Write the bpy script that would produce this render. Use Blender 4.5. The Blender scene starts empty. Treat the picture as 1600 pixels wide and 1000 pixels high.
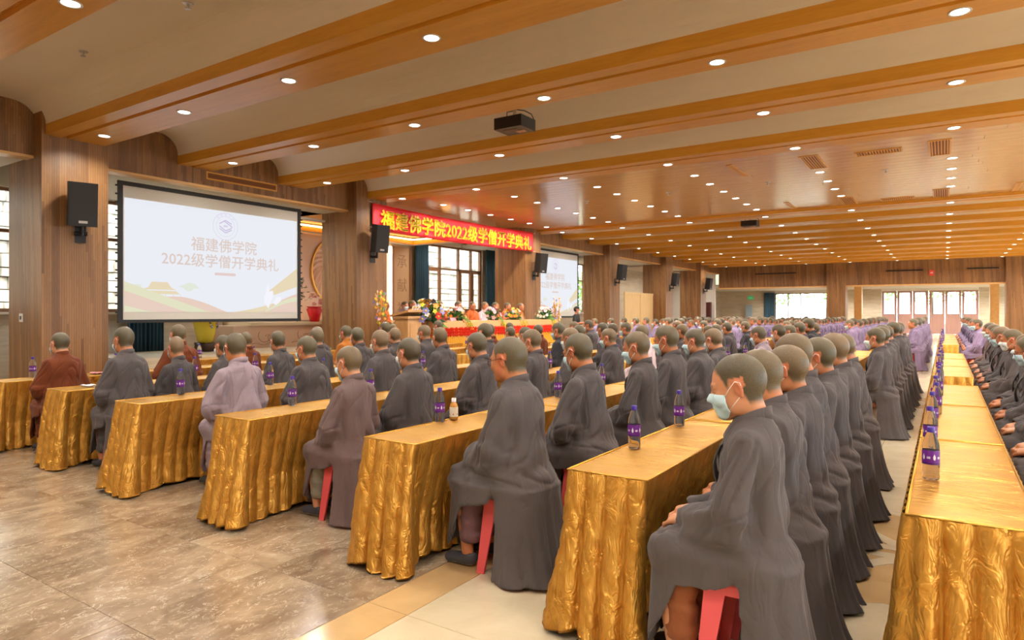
import bpy, bmesh, math, random
import numpy as np
from mathutils import Vector, Matrix
PI = math.pi
SC = bpy.context.scene
COL = SC.collection
rnd = random.Random(7)

# ------------------------------------------------------------------ camera, sky, sun, exposure
cam = bpy.data.cameras.new('camera'); cam_o = bpy.data.objects.new('camera', cam); COL.objects.link(cam_o)
cam_o.location = (0, 0, 1.5); cam_o.rotation_euler = (PI / 2, 0, math.radians(33.35))
cam.sensor_width = 36; cam.lens = 23.11; cam.shift_y = -.0069; cam.clip_end = 300
cam.dof.use_dof = True; cam.dof.focus_distance = 3.6; cam.dof.aperture_fstop = 5.0
SC.camera = cam_o
world = bpy.data.worlds.new('world'); SC.world = world; world.use_nodes = True
bg = world.node_tree.nodes['Background']; bg.inputs[0].default_value = (.80, .92, 1.0, 1); bg.inputs[1].default_value = 9.0
sun = bpy.data.lights.new('sun', 'SUN'); sun.energy = 11.0; sun.angle = .02; sun.color = (1, .96, .88)
sun_o = bpy.data.objects.new('sun', sun); COL.objects.link(sun_o)
sun_o.rotation_euler = Vector((-.42, .30, -.86)).to_track_quat('-Z', 'Y').to_euler()
SC.view_settings.view_transform = 'Standard'; SC.view_settings.look = 'None'
SC.view_settings.exposure = 0.0; SC.view_settings.gamma = 1.0
SC.view_settings.use_curve_mapping = False
SC.cycles.use_denoising = True
SC.cycles.max_bounces = 8; SC.cycles.diffuse_bounces = 5; SC.cycles.glossy_bounces = 3
SC.cycles.transmission_bounces = 6; SC.cycles.transparent_max_bounces = 8
SC.cycles.caustics_reflective = False; SC.cycles.caustics_refractive = False
SC.cycles.sample_clamp_indirect = 4.0
LAMP_W = 150.0
# ------------------------------------------------------------------ helpers
def S2L(c):
    return tuple(((v / 12.92) if v <= .04045 else ((v + .055) / 1.055) ** 2.4) for v in c)

def tag(o, label=None, cat=None, group=None, kind=None):
    if label: o['label'] = label
    if cat: o['category'] = cat
    if group: o['group'] = group
    if kind: o['kind'] = kind
    return o

def empty(name, loc=(0, 0, 0), rz=0.0, parent=None):
    o = bpy.data.objects.new(name, None)
    o.empty_display_size = .1
    COL.objects.link(o)
    o.location = loc
    o.rotation_euler = (0, 0, rz)
    if parent: o.parent = parent
    return o

def link(name, me, mat=None, parent=None, loc=(0, 0, 0), rz=0.0):
    o = bpy.data.objects.new(name, me)
    COL.objects.link(o)
    if mat is not None and len(me.materials) == 0:
        me.materials.append(mat)
    o.location = loc
    o.rotation_euler = (0, 0, rz)
    if parent: o.parent = parent
    return o

def mesh(name, V, F, mat=None, smooth=False):
    me = bpy.data.meshes.new(name)
    me.from_pydata([tuple(map(float, v)) for v in V], [], [tuple(map(int, f)) for f in F])
    if smooth:
        me.polygons.foreach_set('use_smooth', [True] * len(me.polygons))
    if mat is not None: me.materials.append(mat)
    me.update()
    return me

class MB:
    """collects simple solids, then links them as ONE mesh object"""
    def __init__(s):
        s.V = []; s.F = []; s.M = []; s.mats = []; s.sm = []
    def add(s, V, F, mat=None, smooth=False):
        b = len(s.V)
        s.V += [tuple(v) for v in V]
        if mat is not None and mat not in s.mats: s.mats.append(mat)
        i = s.mats.index(mat) if mat is not None else 0
        for f in F:
            s.F.append(tuple(b + k for k in f)); s.M.append(i); s.sm.append(smooth)
    def box(s, x0, x1, y0, y1, z0, z1, mat=None):
        V = [(x, y, z) for x in (x0, x1) for y in (y0, y1) for z in (z0, z1)]
        F = [(0, 1, 3, 2), (4, 6, 7, 5), (0, 4, 5, 1), (2, 3, 7, 6), (0, 2, 6, 4), (1, 5, 7, 3)]
        s.add(V, F, mat)
    def cyl(s, p, q, r0, r1=None, n=12, mat=None, smooth=True, caps=True):
        r1 = r0 if r1 is None else r1
        p = Vector(p); q = Vector(q); d = (q - p).normalized()
        a = d.orthogonal().normalized(); b = d.cross(a)
        V = []
        for c, r in ((p, r0), (q, r1)):
            for k in range(n):
                t = 2 * PI * k / n
                V.append(tuple(c + a * (r * math.cos(t)) + b * (r * math.sin(t))))
        F = [(k, (k + 1) % n, n + (k + 1) % n, n + k) for k in range(n)]
        s.add(V, F, mat, smooth)
        if caps:
            s.add(V[:n], [tuple(range(n - 1, -1, -1))], mat)
            s.add(V[n:], [tuple(range(n))], mat)
    def lathe(s, prof, c=(0, 0, 0), n=16, mat=None, smooth=True):
        V = []
        for r, z in prof:
            for k in range(n):
                t = 2 * PI * k / n
                V.append((c[0] + r * math.cos(t), c[1] + r * math.sin(t), c[2] + z))
        F = []
        for i in range(len(prof) - 1):
            for k in range(n):
                F.append((i * n + k, i * n + (k + 1) % n, (i + 1) * n + (k + 1) % n, (i + 1) * n + k))
        s.add(V, F, mat, smooth)
    def tube(s, pts, r, n=6, mat=None):
        pts = [Vector(p) for p in pts]
        V = []; prev = None
        for i, p in enumerate(pts):
            d = (pts[min(i + 1, len(pts) - 1)] - pts[max(i - 1, 0)]).normalized()
            if prev is None: a = d.orthogonal().normalized()
            else:
                a = prev - d * prev.dot(d)
                a = a.normalized() if a.length > 1e-6 else d.orthogonal().normalized()
            prev = a; b = d.cross(a)
            rr = r[i] if isinstance(r, (list, tuple)) else r
            for k in range(n):
                t = 2 * PI * k / n
                V.append(tuple(p + a * (rr * math.cos(t)) + b * (rr * math.sin(t))))
        F = []
        for i in range(len(pts) - 1):
            for k in range(n):
                F.append((i * n + k, i * n + (k + 1) % n, (i + 1) * n + (k + 1) % n, (i + 1) * n + k))
        F.append(tuple(range(n - 1, -1, -1))); F.append(tuple((len(pts) - 1) * n + k for k in range(n)))
        s.add(V, F, mat, True)
    def ball(s, c, r, n=8, m=6, mat=None):
        rx, ry, rz = (r, r, r) if not isinstance(r, (tuple, list)) else r
        V = []
        for i in range(m + 1):
            a = PI * i / m
            for k in range(n):
                t = 2 * PI * k / n
                V.append((c[0] + rx * math.sin(a) * math.cos(t), c[1] + ry * math.sin(a) * math.sin(t), c[2] - rz * math.cos(a)))
        F = [(i * n + k, i * n + (k + 1) % n, (i + 1) * n + (k + 1) % n, (i + 1) * n + k) for i in range(m) for k in range(n)]
        s.add(V, F, mat, True)
    def prism(s, poly, axis, a0, a1, mat=None, smooth=False):
        """closed polygon (2 coords) extruded along axis 'x','y' or 'z'"""
        def P(u, v, w):
            return {'x': (w, u, v), 'y': (u, w, v), 'z': (u, v, w)}[axis]
        n = len(poly)
        V = [P(u, v, a0) for u, v in poly] + [P(u, v, a1) for u, v in poly]
        F = [(k, (k + 1) % n, n + (k + 1) % n, n + k) for k in range(n)]
        s.add(V, F, mat, smooth)
        s.add(V[:n], [tuple(range(n - 1, -1, -1))], mat); s.add(V[n:], [tuple(range(n))], mat)
    def me(s, name):
        me = bpy.data.meshes.new(name)
        me.from_pydata(s.V, [], s.F)
        for m in s.mats: me.materials.append(m)
        me.polygons.foreach_set('material_index', s.M)
        me.polygons.foreach_set('use_smooth', s.sm)
        me.update()
        return me
    def build(s, name, parent=None, loc=(0, 0, 0), rz=0.0, fix=True):
        me = s.me(name)
        if fix:
            bm = bmesh.new(); bm.from_mesh(me)
            bmesh.ops.recalc_face_normals(bm, faces=bm.faces)
            bm.to_mesh(me); bm.free()
        return link(name, me, None, parent, loc, rz)

def copy_tree(o, parent=None, color=None, skip=()):
    c = o.copy(); COL.objects.link(c)
    if parent: c.parent = parent
    if color is not None and o.get('dyed'): c.color = color
    for ch in o.children:
        if ch.name.split('.')[0] in skip: continue
        copy_tree(ch, c, color, skip)
    return c

# ------------------------------------------------------------------ numpy noise
_rs = np.random.RandomState(11)
_L = _rs.rand(32, 32, 32).astype(np.float32)
def vnoise(P):
    P = np.asarray(P, np.float32); i = np.floor(P).astype(np.int32); f = P - i
    f = f * f * (3 - 2 * f); i &= 31; j = (i + 1) & 31
    x0, y0, z0 = i.T; x1, y1, z1 = j.T; fx, fy, fz = f.T
    a = _L[x0, y0, z0] * (1 - fx) + _L[x1, y0, z0] * fx
    b = _L[x0, y1, z0] * (1 - fx) + _L[x1, y1, z0] * fx
    c = _L[x0, y0, z1] * (1 - fx) + _L[x1, y0, z1] * fx
    d = _L[x0, y1, z1] * (1 - fx) + _L[x1, y1, z1] * fx
    return ((a * (1 - fy) + b * fy) * (1 - fz) + (c * (1 - fy) + d * fy) * fz) * 2 - 1
def ridge(P):
    return 1 - 2 * np.abs(vnoise(P))

# ------------------------------------------------------------------ distance fields and surface nets
def smin(a, b, k):
    h = np.clip(.5 + .5 * (b - a) / k, 0, 1)
    return b * (1 - h) + a * h - k * h * (1 - h)
def smax(a, b, k): return -smin(-a, -b, k)
def ell(P, c, r):
    c = np.array(c, np.float32); r = np.array(r, np.float32)
    q = (P - c) / r
    k0 = np.sqrt((q * q).sum(1)) + 1e-9
    k1 = np.sqrt(((q / r) ** 2).sum(1)) + 1e-9
    return k0 * (k0 - 1) / k1
def cone(P, a, b, r0, r1=None):
    r1 = r0 if r1 is None else r1
    a = np.array(a, np.float32); b = np.array(b, np.float32)
    ab = b - a; t = np.clip(((P - a) @ ab) / float(ab @ ab), 0, 1)
    d = P - a - t[:, None] * ab
    return np.sqrt((d * d).sum(1)) - (r0 + (r1 - r0) * t)
def un(ds, k):
    r = ds[0]
    for d in ds[1:]: r = smin(r, d, k)
    return r

def nets(fn, lo, hi, h):
    """surface nets over a box; only cells near the surface are evaluated"""
    lo = np.array(lo, np.float32); B = 8
    n = np.ceil((np.array(hi) - lo) / h / B).astype(int) * B + 1
    nb = (n - 1) // B
    bi = np.stack(np.meshgrid(*[np.arange(k) for k in nb], indexing='ij'), -1).reshape(-1, 3)
    cen = lo + (bi + .5) * B * h
    dc = fn(cen.astype(np.float32))
    act = np.abs(dc) < B * h * 1.15
    D = np.ones(n, np.float32)
    for k in np.nonzero(~act & (dc < 0))[0]:
        x, y, z = bi[k] * B
        D[x:x + B + 1, y:y + B + 1, z:z + B + 1] = -1
    off = np.stack(np.meshgrid(*[np.arange(B + 1)] * 3, indexing='ij'), -1).reshape(-1, 3)
    ai = bi[act]
    idx = (ai[:, None, :] * B + off[None]).reshape(-1, 3)
    flat = (idx[:, 0] * n[1] + idx[:, 1]) * n[2] + idx[:, 2]
    flat = np.unique(flat)
    idx = np.stack([flat // (n[1] * n[2]), (flat // n[2]) % n[1], flat % n[2]], 1)
    D.reshape(-1)[flat] = fn((lo + idx * h).astype(np.float32))
    s = D < 0
    m = n - 1
    corners = [(a, b, c) for a in (0, 1) for b in (0, 1) for c in (0, 1)]
    cnt = sum(s[a:a + m[0], b:b + m[1], c:c + m[2]].astype(np.int8) for a, b, c in corners)
    cell = np.argwhere((cnt > 0) & (cnt < 8))
    vid = -np.ones(m, np.int64); vid[tuple(cell.T)] = np.arange(len(cell))
    acc = np.zeros((len(cell), 3)); w = np.zeros(len(cell))
    for a in corners:
        for ax in range(3):
            if a[ax]: continue
            b = list(a); b[ax] = 1
            da = D[cell[:, 0] + a[0], cell[:, 1] + a[1], cell[:, 2] + a[2]]
            db = D[cell[:, 0] + b[0], cell[:, 1] + b[1], cell[:, 2] + b[2]]
            c = (da < 0) != (db < 0)
            t = np.where(c, da / np.where(c, da - db, 1), 0)
            p = np.tile(np.array(a, float), (len(cell), 1)); p[:, ax] += t
            acc[c] += p[c]; w[c] += 1
    V = lo + (cell + acc / w[:, None]) * h
    F = []
    for ax in range(3):
        sl = [slice(1, -1)] * 3; sl[ax] = slice(0, -1)
        s2 = [slice(1, -1)] * 3; s2[ax] = slice(1, None)
        A = s[tuple(sl)]; Bq = s[tuple(s2)]
        e = np.argwhere(A != Bq); inside = A[tuple(e.T)]
        p = e + 1; p[:, ax] -= 1
        u, v = (ax + 1) % 3, (ax + 2) % 3
        q = []
        for du, dv in ((-1, -1), (0, -1), (0, 0), (-1, 0)):
            g = p.copy(); g[:, u] += du; g[:, v] += dv
            q.append(vid[tuple(g.T)])
        q = np.stack(q, 1); q[~inside] = q[~inside][:, ::-1]
        F.append(q)
    F = np.concatenate(F); F = F[(F >= 0).all(1)]
    return V, F

def vnormals(V, F):
    a = V[F[:, 2]] - V[F[:, 0]]; b = V[F[:, 3]] - V[F[:, 1]]
    fn = np.cross(a, b); N = np.zeros_like(V)
    for k in range(4): np.add.at(N, F[:, k], fn)
    return N / (np.linalg.norm(N, axis=1, keepdims=True) + 1e-12)

def relax(V, F, it=1, f=.5):
    E = np.concatenate([F[:, [0, 1]], F[:, [1, 2]], F[:, [2, 3]], F[:, [3, 0]]])
    E = np.concatenate([E, E[:, ::-1]])
    for _ in range(it):
        S = np.zeros_like(V); c = np.zeros(len(V))
        np.add.at(S, E[:, 0], V[E[:, 1]]); np.add.at(c, E[:, 0], 1)
        V = V + (S / np.maximum(c, 1)[:, None] - V) * f
    return V

def npmesh(name, V, F, mat=None, smooth=True, col=None):
    me = bpy.data.meshes.new(name)
    me.vertices.add(len(V)); me.vertices.foreach_set('co', np.asarray(V, np.float32).ravel())
    me.loops.add(F.size); me.loops.foreach_set('vertex_index', F.astype(np.int32).ravel())
    me.polygons.add(len(F)); me.polygons.foreach_set('loop_start', np.arange(0, F.size, 4, dtype=np.int32))
    me.update(calc_edges=True)
    me.polygons.foreach_set('use_smooth', np.full(len(F), smooth))
    if col is not None:
        a = me.color_attributes.new('tint', 'FLOAT_COLOR', 'POINT')
        a.data.foreach_set('color', np.concatenate([col, np.ones((len(V), 1))], 1).astype(np.float32).ravel())
    if mat is not None: me.materials.append(mat)
    me.validate()
    return me

# ------------------------------------------------------------------ material helpers
class NT:
    def __init__(s, name):
        s.m = bpy.data.materials.new(name); s.m.use_nodes = True
        s.t = s.m.node_tree; s.b = s.t.nodes['Principled BSDF']
    def n(s, typ, **kw):
        nd = s.t.nodes.new('ShaderNode' + typ)
        for k, v in kw.items():
            if hasattr(nd, k): setattr(nd, k, v)
        return nd
    def l(s, a, b): s.t.links.new(a, b)
    def coord(s, scale=(1, 1, 1), which='Object', rot=(0, 0, 0)):
        c = s.n('TexCoord'); mp = s.n('Mapping'); mp.inputs['Scale'].default_value = scale
        mp.inputs['Rotation'].default_value = rot
        s.l(c.outputs[which], mp.inputs['Vector']); return mp.outputs['Vector']
    def noise(s, vec, scale=5, detail=3, rough=.5, dist=0):
        nd = s.n('TexNoise'); nd.inputs['Scale'].default_value = scale
        nd.inputs['Detail'].default_value = detail; nd.inputs['Roughness'].default_value = rough
        nd.inputs['Distortion'].default_value = dist
        s.l(vec, nd.inputs['Vector']); return nd.outputs['Fac']
    def ramp(s, fac, stops):
        r = s.n('ValToRGB'); e = r.color_ramp.elements
        while len(e) < len(stops): e.new(.5)
        for i, (p, c) in enumerate(stops):
            e[i].position = p; e[i].color = tuple(c) + (1,) if len(c) == 3 else c
        s.l(fac, r.inputs['Fac']); return r.outputs['Color']
    def mix(s, fac, a, b, mode='MIX'):
        m = s.n('Mix'); m.data_type = 'RGBA'; m.blend_type = mode
        for k, x in ((0, fac), (6, a), (7, b)):
            if hasattr(x, 'is_output'): s.l(x, m.inputs[k])
            elif k == 0: m.inputs[0].default_value = x
            else: m.inputs[k].default_value = tuple(x) + (1,) if len(x) == 3 else x
        return m.outputs[2]
    def math(s, op, a, b=None, c=None):
        m = s.n('Math'); m.operation = op
        for k, x in enumerate((a, b, c)):
            if x is None: continue
            if hasattr(x, 'is_output'): s.l(x, m.inputs[k])
            else: m.inputs[k].default_value = x
        return m.outputs[0]
    def bump(s, h, strength=.3, dist=.01, nrm=None):
        b = s.n('Bump'); b.inputs['Strength'].default_value = strength; b.inputs['Distance'].default_value = dist
        s.l(h, b.inputs['Height'])
        if nrm is not None: s.l(nrm, b.inputs['Normal'])
        s.l(b.outputs['Normal'], s.b.inputs['Normal']); return b.outputs['Normal']
    def set(s, **kw):
        for k, v in kw.items():
            i = s.b.inputs[k.replace('_', ' ')]
            if hasattr(v, 'is_output'): s.l(v, i)
            elif isinstance(v, (tuple, list)) and len(v) == 3: i.default_value = tuple(v) + (1,)
            else: i.default_value = v
        return s.m

def plain(name, col, rough=.5, metal=0, **kw):
    return NT(name).set(Base_Color=col, Roughness=rough, Metallic=metal, **kw)
# ------------------------------------------------------------------ cloth, skin and small-thing materials
def m_robe():
    k = NT('robe cloth')
    oi = k.n('ObjectInfo')
    v = k.coord()
    c = k.noise(v, 4, 3, .5)
    col = k.mix(.16, oi.outputs['Color'], k.ramp(c, [(.35, (.3, .3, .3)), (.65, (.7, .7, .7))]), 'SOFT_LIGHT')
    v2 = k.coord((1, 1, .45))
    h1 = k.noise(v2, 11, 2, .5, .6); r1 = k.math('ABSOLUTE', k.math('SUBTRACT', h1, .5))
    h1 = k.math('MINIMUM', k.math('MULTIPLY', r1, 9), 1.0)
    h2 = k.noise(v, 900, 1, .5)
    h = k.math('ADD', k.math('MULTIPLY', h1, .35), k.math('MULTIPLY', h2, .04))
    k.bump(h, .5, .011)
    return k.set(Base_Color=col, Roughness=.8, Sheen_Weight=.12, Sheen_Roughness=.4, Specular_IOR_Level=.3)
def m_skin():
    k = NT('skin and shaved scalp')
    vc = k.n('VertexColor'); vc.layer_name = 'tint'
    sep = k.n('SeparateColor'); k.l(vc.outputs['Color'], sep.inputs['Color'])
    oi = k.n('ObjectInfo')
    skin = k.ramp(oi.outputs['Random'], [(0, S2L((.76, .50, .34))), (.5, S2L((.70, .44, .29))), (1, S2L((.79, .56, .42)))])
    r2 = k.math('FRACT', k.math('MULTIPLY', oi.outputs['Random'], 7.31))
    hair = k.ramp(r2, [(0, S2L((.30, .27, .20))), (.45, S2L((.36, .325, .235))), (.8, S2L((.41, .345, .25))), (1, S2L((.48, .395, .295)))])
    sp = k.noise(k.coord(), 300, 2, .6)
    hair = k.mix(.8, hair, k.ramp(sp, [(.35, (.3, .3, .3)), (.65, (.7, .7, .7))]), 'SOFT_LIGHT')
    red = k.mix(sep.outputs['Green'], skin, S2L((.74, .36, .26)))
    col = k.mix(sep.outputs['Red'], red, hair)
    col = k.mix(sep.outputs['Blue'], col, (.02, .012, .01))
    k.bump(sp, .25, .002)
    return k.set(Base_Color=col, Roughness=.42, Subsurface_Weight=.0, Specular_IOR_Level=.5)
M = {}
M['robe'] = m_robe(); M['skin'] = m_skin()
M['mask'] = plain('mask paper', S2L((.78, .90, .94)), .85)
M['mask2'] = plain('mask paper white', S2L((.88, .93, .93)), .85)
M['loop'] = plain('ear loop', (.85, .85, .83), .7)
M['black'] = plain('black plastic', (.012, .012, .013), .45)
M['blackframe'] = plain('spectacle frame', (.02, .018, .018), .25)
M['lens'] = plain('spectacle lens', (.95, .95, .95), .03, Transmission_Weight=.9, Alpha=.35)
M['shoe'] = plain('shoe cloth', S2L((.24, .24, .27)), .8)
M['sole'] = plain('shoe sole', S2L((.55, .53, .50)), .7)
M['stool'] = plain('pink stool plastic', S2L((.90, .36, .38)), .35)
M['stoolred'] = plain('red stool plastic', S2L((.86, .28, .22)), .35)
M['hair'] = plain('black hair', (.012, .010, .010), .5)

# ------------------------------------------------------------------ people
HS = 1.075
def head_field(P, fat=0.0):
    Q = P.copy(); Q[:, 1] = np.abs(Q[:, 1])
    d = ell(Q, (-.014, 0, .040), (.100, .078, .088))
    d = smin(d, ell(Q, (-.045, 0, .010), (.062, .066, .070)), .03)
    d = smin(d, ell(Q, (.030, .0, -.022), (.066, .062 + fat, .092)), .03)
    d = smin(d, ell(Q, (.018, .038, -.062), (.040, .026 + fat, .040)), .025)      # jaw corner
    d = smin(d, ell(Q, (.070, .0, -.098), (.026, .028, .022)), .03)              # chin
    d = smin(d, ell(Q, (.066, .042, -.030), (.022, .020, .022)), .02)            # cheekbone
    d = smin(d, cone(Q, (.092, 0, .022), (.086, .045, .020), .010, .007), .015)  # brow
    d = smax(d, -ell(Q, (.104, .031, .000), (.016, .019, .012)), .012)           # eye socket
    d = smin(d, ell(Q, (.084, .031, -.001), (.012, .014, .010)), .004)           # eyelid
    d = smin(d, cone(Q, (.094, 0, .005), (.113, 0, -.030), .007, .011), .012)    # nose
    d = smin(d, ell(Q, (.102, .011, -.034), (.010, .008, .008)), .006)
    d = smin(d, ell(Q, (.094, .0, -.062), (.010, .022, .005)), .006)             # upper lip
    d = smin(d, ell(Q, (.092, .0, -.074), (.010, .018, .006)), .005)             # lower lip
    # ears
    c, s = math.cos(.25), math.sin(.25)
    R = Q - np.array((-.008, .080, -.002), np.float32)
    E = np.stack([R[:, 0] * c - R[:, 2] * s - .35 * R[:, 1], R[:, 1] + .35 * R[:, 0], R[:, 0] * s + R[:, 2] * c], 1)
    e = ell(E, (0, 0, 0), (.020, .0085, .034))
    e = smin(e, ell(E, (.004, 0, -.028), (.010, .006, .011)), .008)
    e = smax(e, -ell(E, (.003, .009, .001), (.012, .008, .021)), .004)
    d = smin(d, e, .004)
    return d

def rot(P, c, pitch, yaw):
    """world -> head space (head pitched forward by pitch, turned by yaw)"""
    Q = P - np.array(c, np.float32)
    cy, sy = math.cos(-yaw), math.sin(-yaw)
    x = Q[:, 0] * cy - Q[:, 1] * sy; y = Q[:, 0] * sy + Q[:, 1] * cy; z = Q[:, 2]
    cp, sp = math.cos(pitch), math.sin(pitch)
    return (np.stack([x * cp - z * sp, y, x * sp + z * cp], 1) / HS).astype(np.float32)
def unrot(Q, c, pitch, yaw):
    Q = np.asarray(Q) * HS
    cp, sp = math.cos(pitch), math.sin(pitch)
    x = Q[:, 0] * cp + Q[:, 2] * sp; z = -Q[:, 0] * sp + Q[:, 2] * cp; y = Q[:, 1]
    cy, sy = math.cos(yaw), math.sin(yaw)
    return np.stack([x * cy - y * sy, x * sy + y * cy, z], 1) + np.array(c)

def hand_field(P, w, d1, up, side, h0=None):
    """hand with palm from wrist w along d1; fingers curl downwards (-up)"""
    w = np.array(w, float); d1 = np.array(d1, float); d1 /= np.linalg.norm(d1)
    up = np.array(up, float); up -= d1 * (up @ d1); up /= np.linalg.norm(up)
    lat = np.cross(up, d1) * side                  # towards the thumb
    d = cone(P, w, w + d1 * .07, .024, .026)
    d = smin(d, cone(P, w + d1 * .03 - lat * .018, w + d1 * .075 - lat * .026, .017, .014), .012)
    d = smin(d, cone(P, w + d1 * .03 + lat * .018, w + d1 * .078 + lat * .026, .018, .014), .012)
    for j, (o, L) in enumerate(((.030, .040), (.010, .046), (-.011, .043), (-.031, .034))):
        k = w + d1 * .085 + lat * o
        a = k + d1 * L * .8 - up * L * .35
        b = a + d1 * L * .25 - up * L * .55
        f = smin(cone(P, k - d1 * .02, a, .0105, .0095), cone(P, a, b, .0095, .0082), .004)
        d = smin(d, f, .004)
    k = w + d1 * .02 + lat * .03
    a = k + d1 * .035 + lat * .022 - up * .006
    b = a + d1 * .028 - lat * .006 - up * .008
    d = smin(d, smin(cone(P, k, a, .014, .012), cone(P, a, b, .0115, .010), .005), .008)
    return d

def pose(seed):
    r = random.Random(seed)
    return dict(lean=r.uniform(-.01, .06), pitch=r.uniform(.02, .30), yaw=r.uniform(-.22, .22),
                bulk=r.uniform(-.012, .022), arm=r.uniform(-.03, .03), seed=seed, fat=r.uniform(-.003, .008))

def joints(p):
    L = p['lean']; a = p['arm']
    J = {}
    J['hd'] = (L + .050 + .04 * p['pitch'], 0, 1.236 - .02 * p['pitch'])
    J['nk'] = (L - .005, 0, 1.06)
    for s in (1, -1):
        J['sh', s] = (L - .005, s * .155, 1.000)
        J['el', s] = (L + .045, s * (.218 + a), .745)
        J['wr', s] = (.262, s * .078, .662 - .01 * s)
        J['hp', s] = (.0, s * .09, .55)
        J['kn', s] = (.355, s * .120, .515)
        J['an', s] = (.295, s * .112, .095)
    return J

def body_mesh(p, h=.0065):
    J = joints(p)
    def fn(P):
        Q = rot(P, J['hd'], p['pitch'], p['yaw'])
        d = head_field(Q, p['fat']) * HS
        nk = np.array(J['nk']); hc = np.array(J['hd'])
        n = cone(P, hc + (-.038, 0, -.035), nk + (-.012, 0, .01), .054 + p['fat'], .060 + p['fat'])
        d = smin(d, n, .02)
        t = un([cone(P, nk + (-.01, 0, 0), (.0, 0, .60), .062, .10), cone(P, J['sh', 1], J['sh', -1], .030)], .05)
        d = smin(d, t, .02)
        for s in (1, -1):
            d = smin(d, cone(P, np.array(J['sh', s]) * (1, .9, 1) + (0, 0, -.01), J['el', s], .034, .032), .02)
            d = smin(d, cone(P, J['el', s], J['wr', s], .036, .026), .012)
            w = np.array(J['wr', s])
            d = smin(d, hand_field(P, w, (.75, -s * .45, -.22), (.25, 0, 1), -s), .01)
            d = smin(d, cone(P, J['hp', s], J['kn', s], .085, .060), .03)
            d = smin(d, cone(P, J['kn', s], J['an', s], .052, .036), .02)
            an = np.array(J['an', s])
            d = smin(d, cone(P, an + (-.02, 0, -.045), an + (.13, 0, -.062), .032, .024), .02)
        return d
    V, F = nets(fn, (-.20, -.33, 0), (.62, .33, 1.37), h)
    V = relax(V, F, 1, .4)
    Q = rot(V.astype(np.float32), J['hd'], p['pitch'], p['yaw'])
    x, y, z = Q.T; ay = np.abs(y)
    hl = np.interp(x, [-.2, -.035, -.018, .000, .022, .032, .052, .070, .2], [-.075, -.070, -.02, .03, .03, .0, .055, .082, .088])
    nz = vnoise(Q * 60) * .006
    sc = np.clip((z - hl + nz) / .026 + .4, 0, 1)
    ear = (ay > .0745) & (z < .038) & (x > -.035) & (x < .03)
    sc[ear] = 0; sc[z < -.11] = 0
    col = np.zeros((len(V), 3)); col[:, 0] = sc
    col[:, 1] = np.where(ear, .45, 0) + .5 * np.exp(-((x - .10) / .012) ** 2 - (ay / .022) ** 2 - ((z + .068) / .011) ** 2)
    eye = np.exp(-((ay - .031) / .012) ** 4 - ((z + .003) / .0035) ** 2) * (x > .07)
    brow = np.exp(-((ay - .032) / .017) ** 4 - ((z - .024) / .005) ** 2) * (x > .06)
    col[:, 2] = np.clip(eye * .9 + brow * .75, 0, 1)
    return npmesh('person', V, F, M['skin'], True, col)

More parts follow.
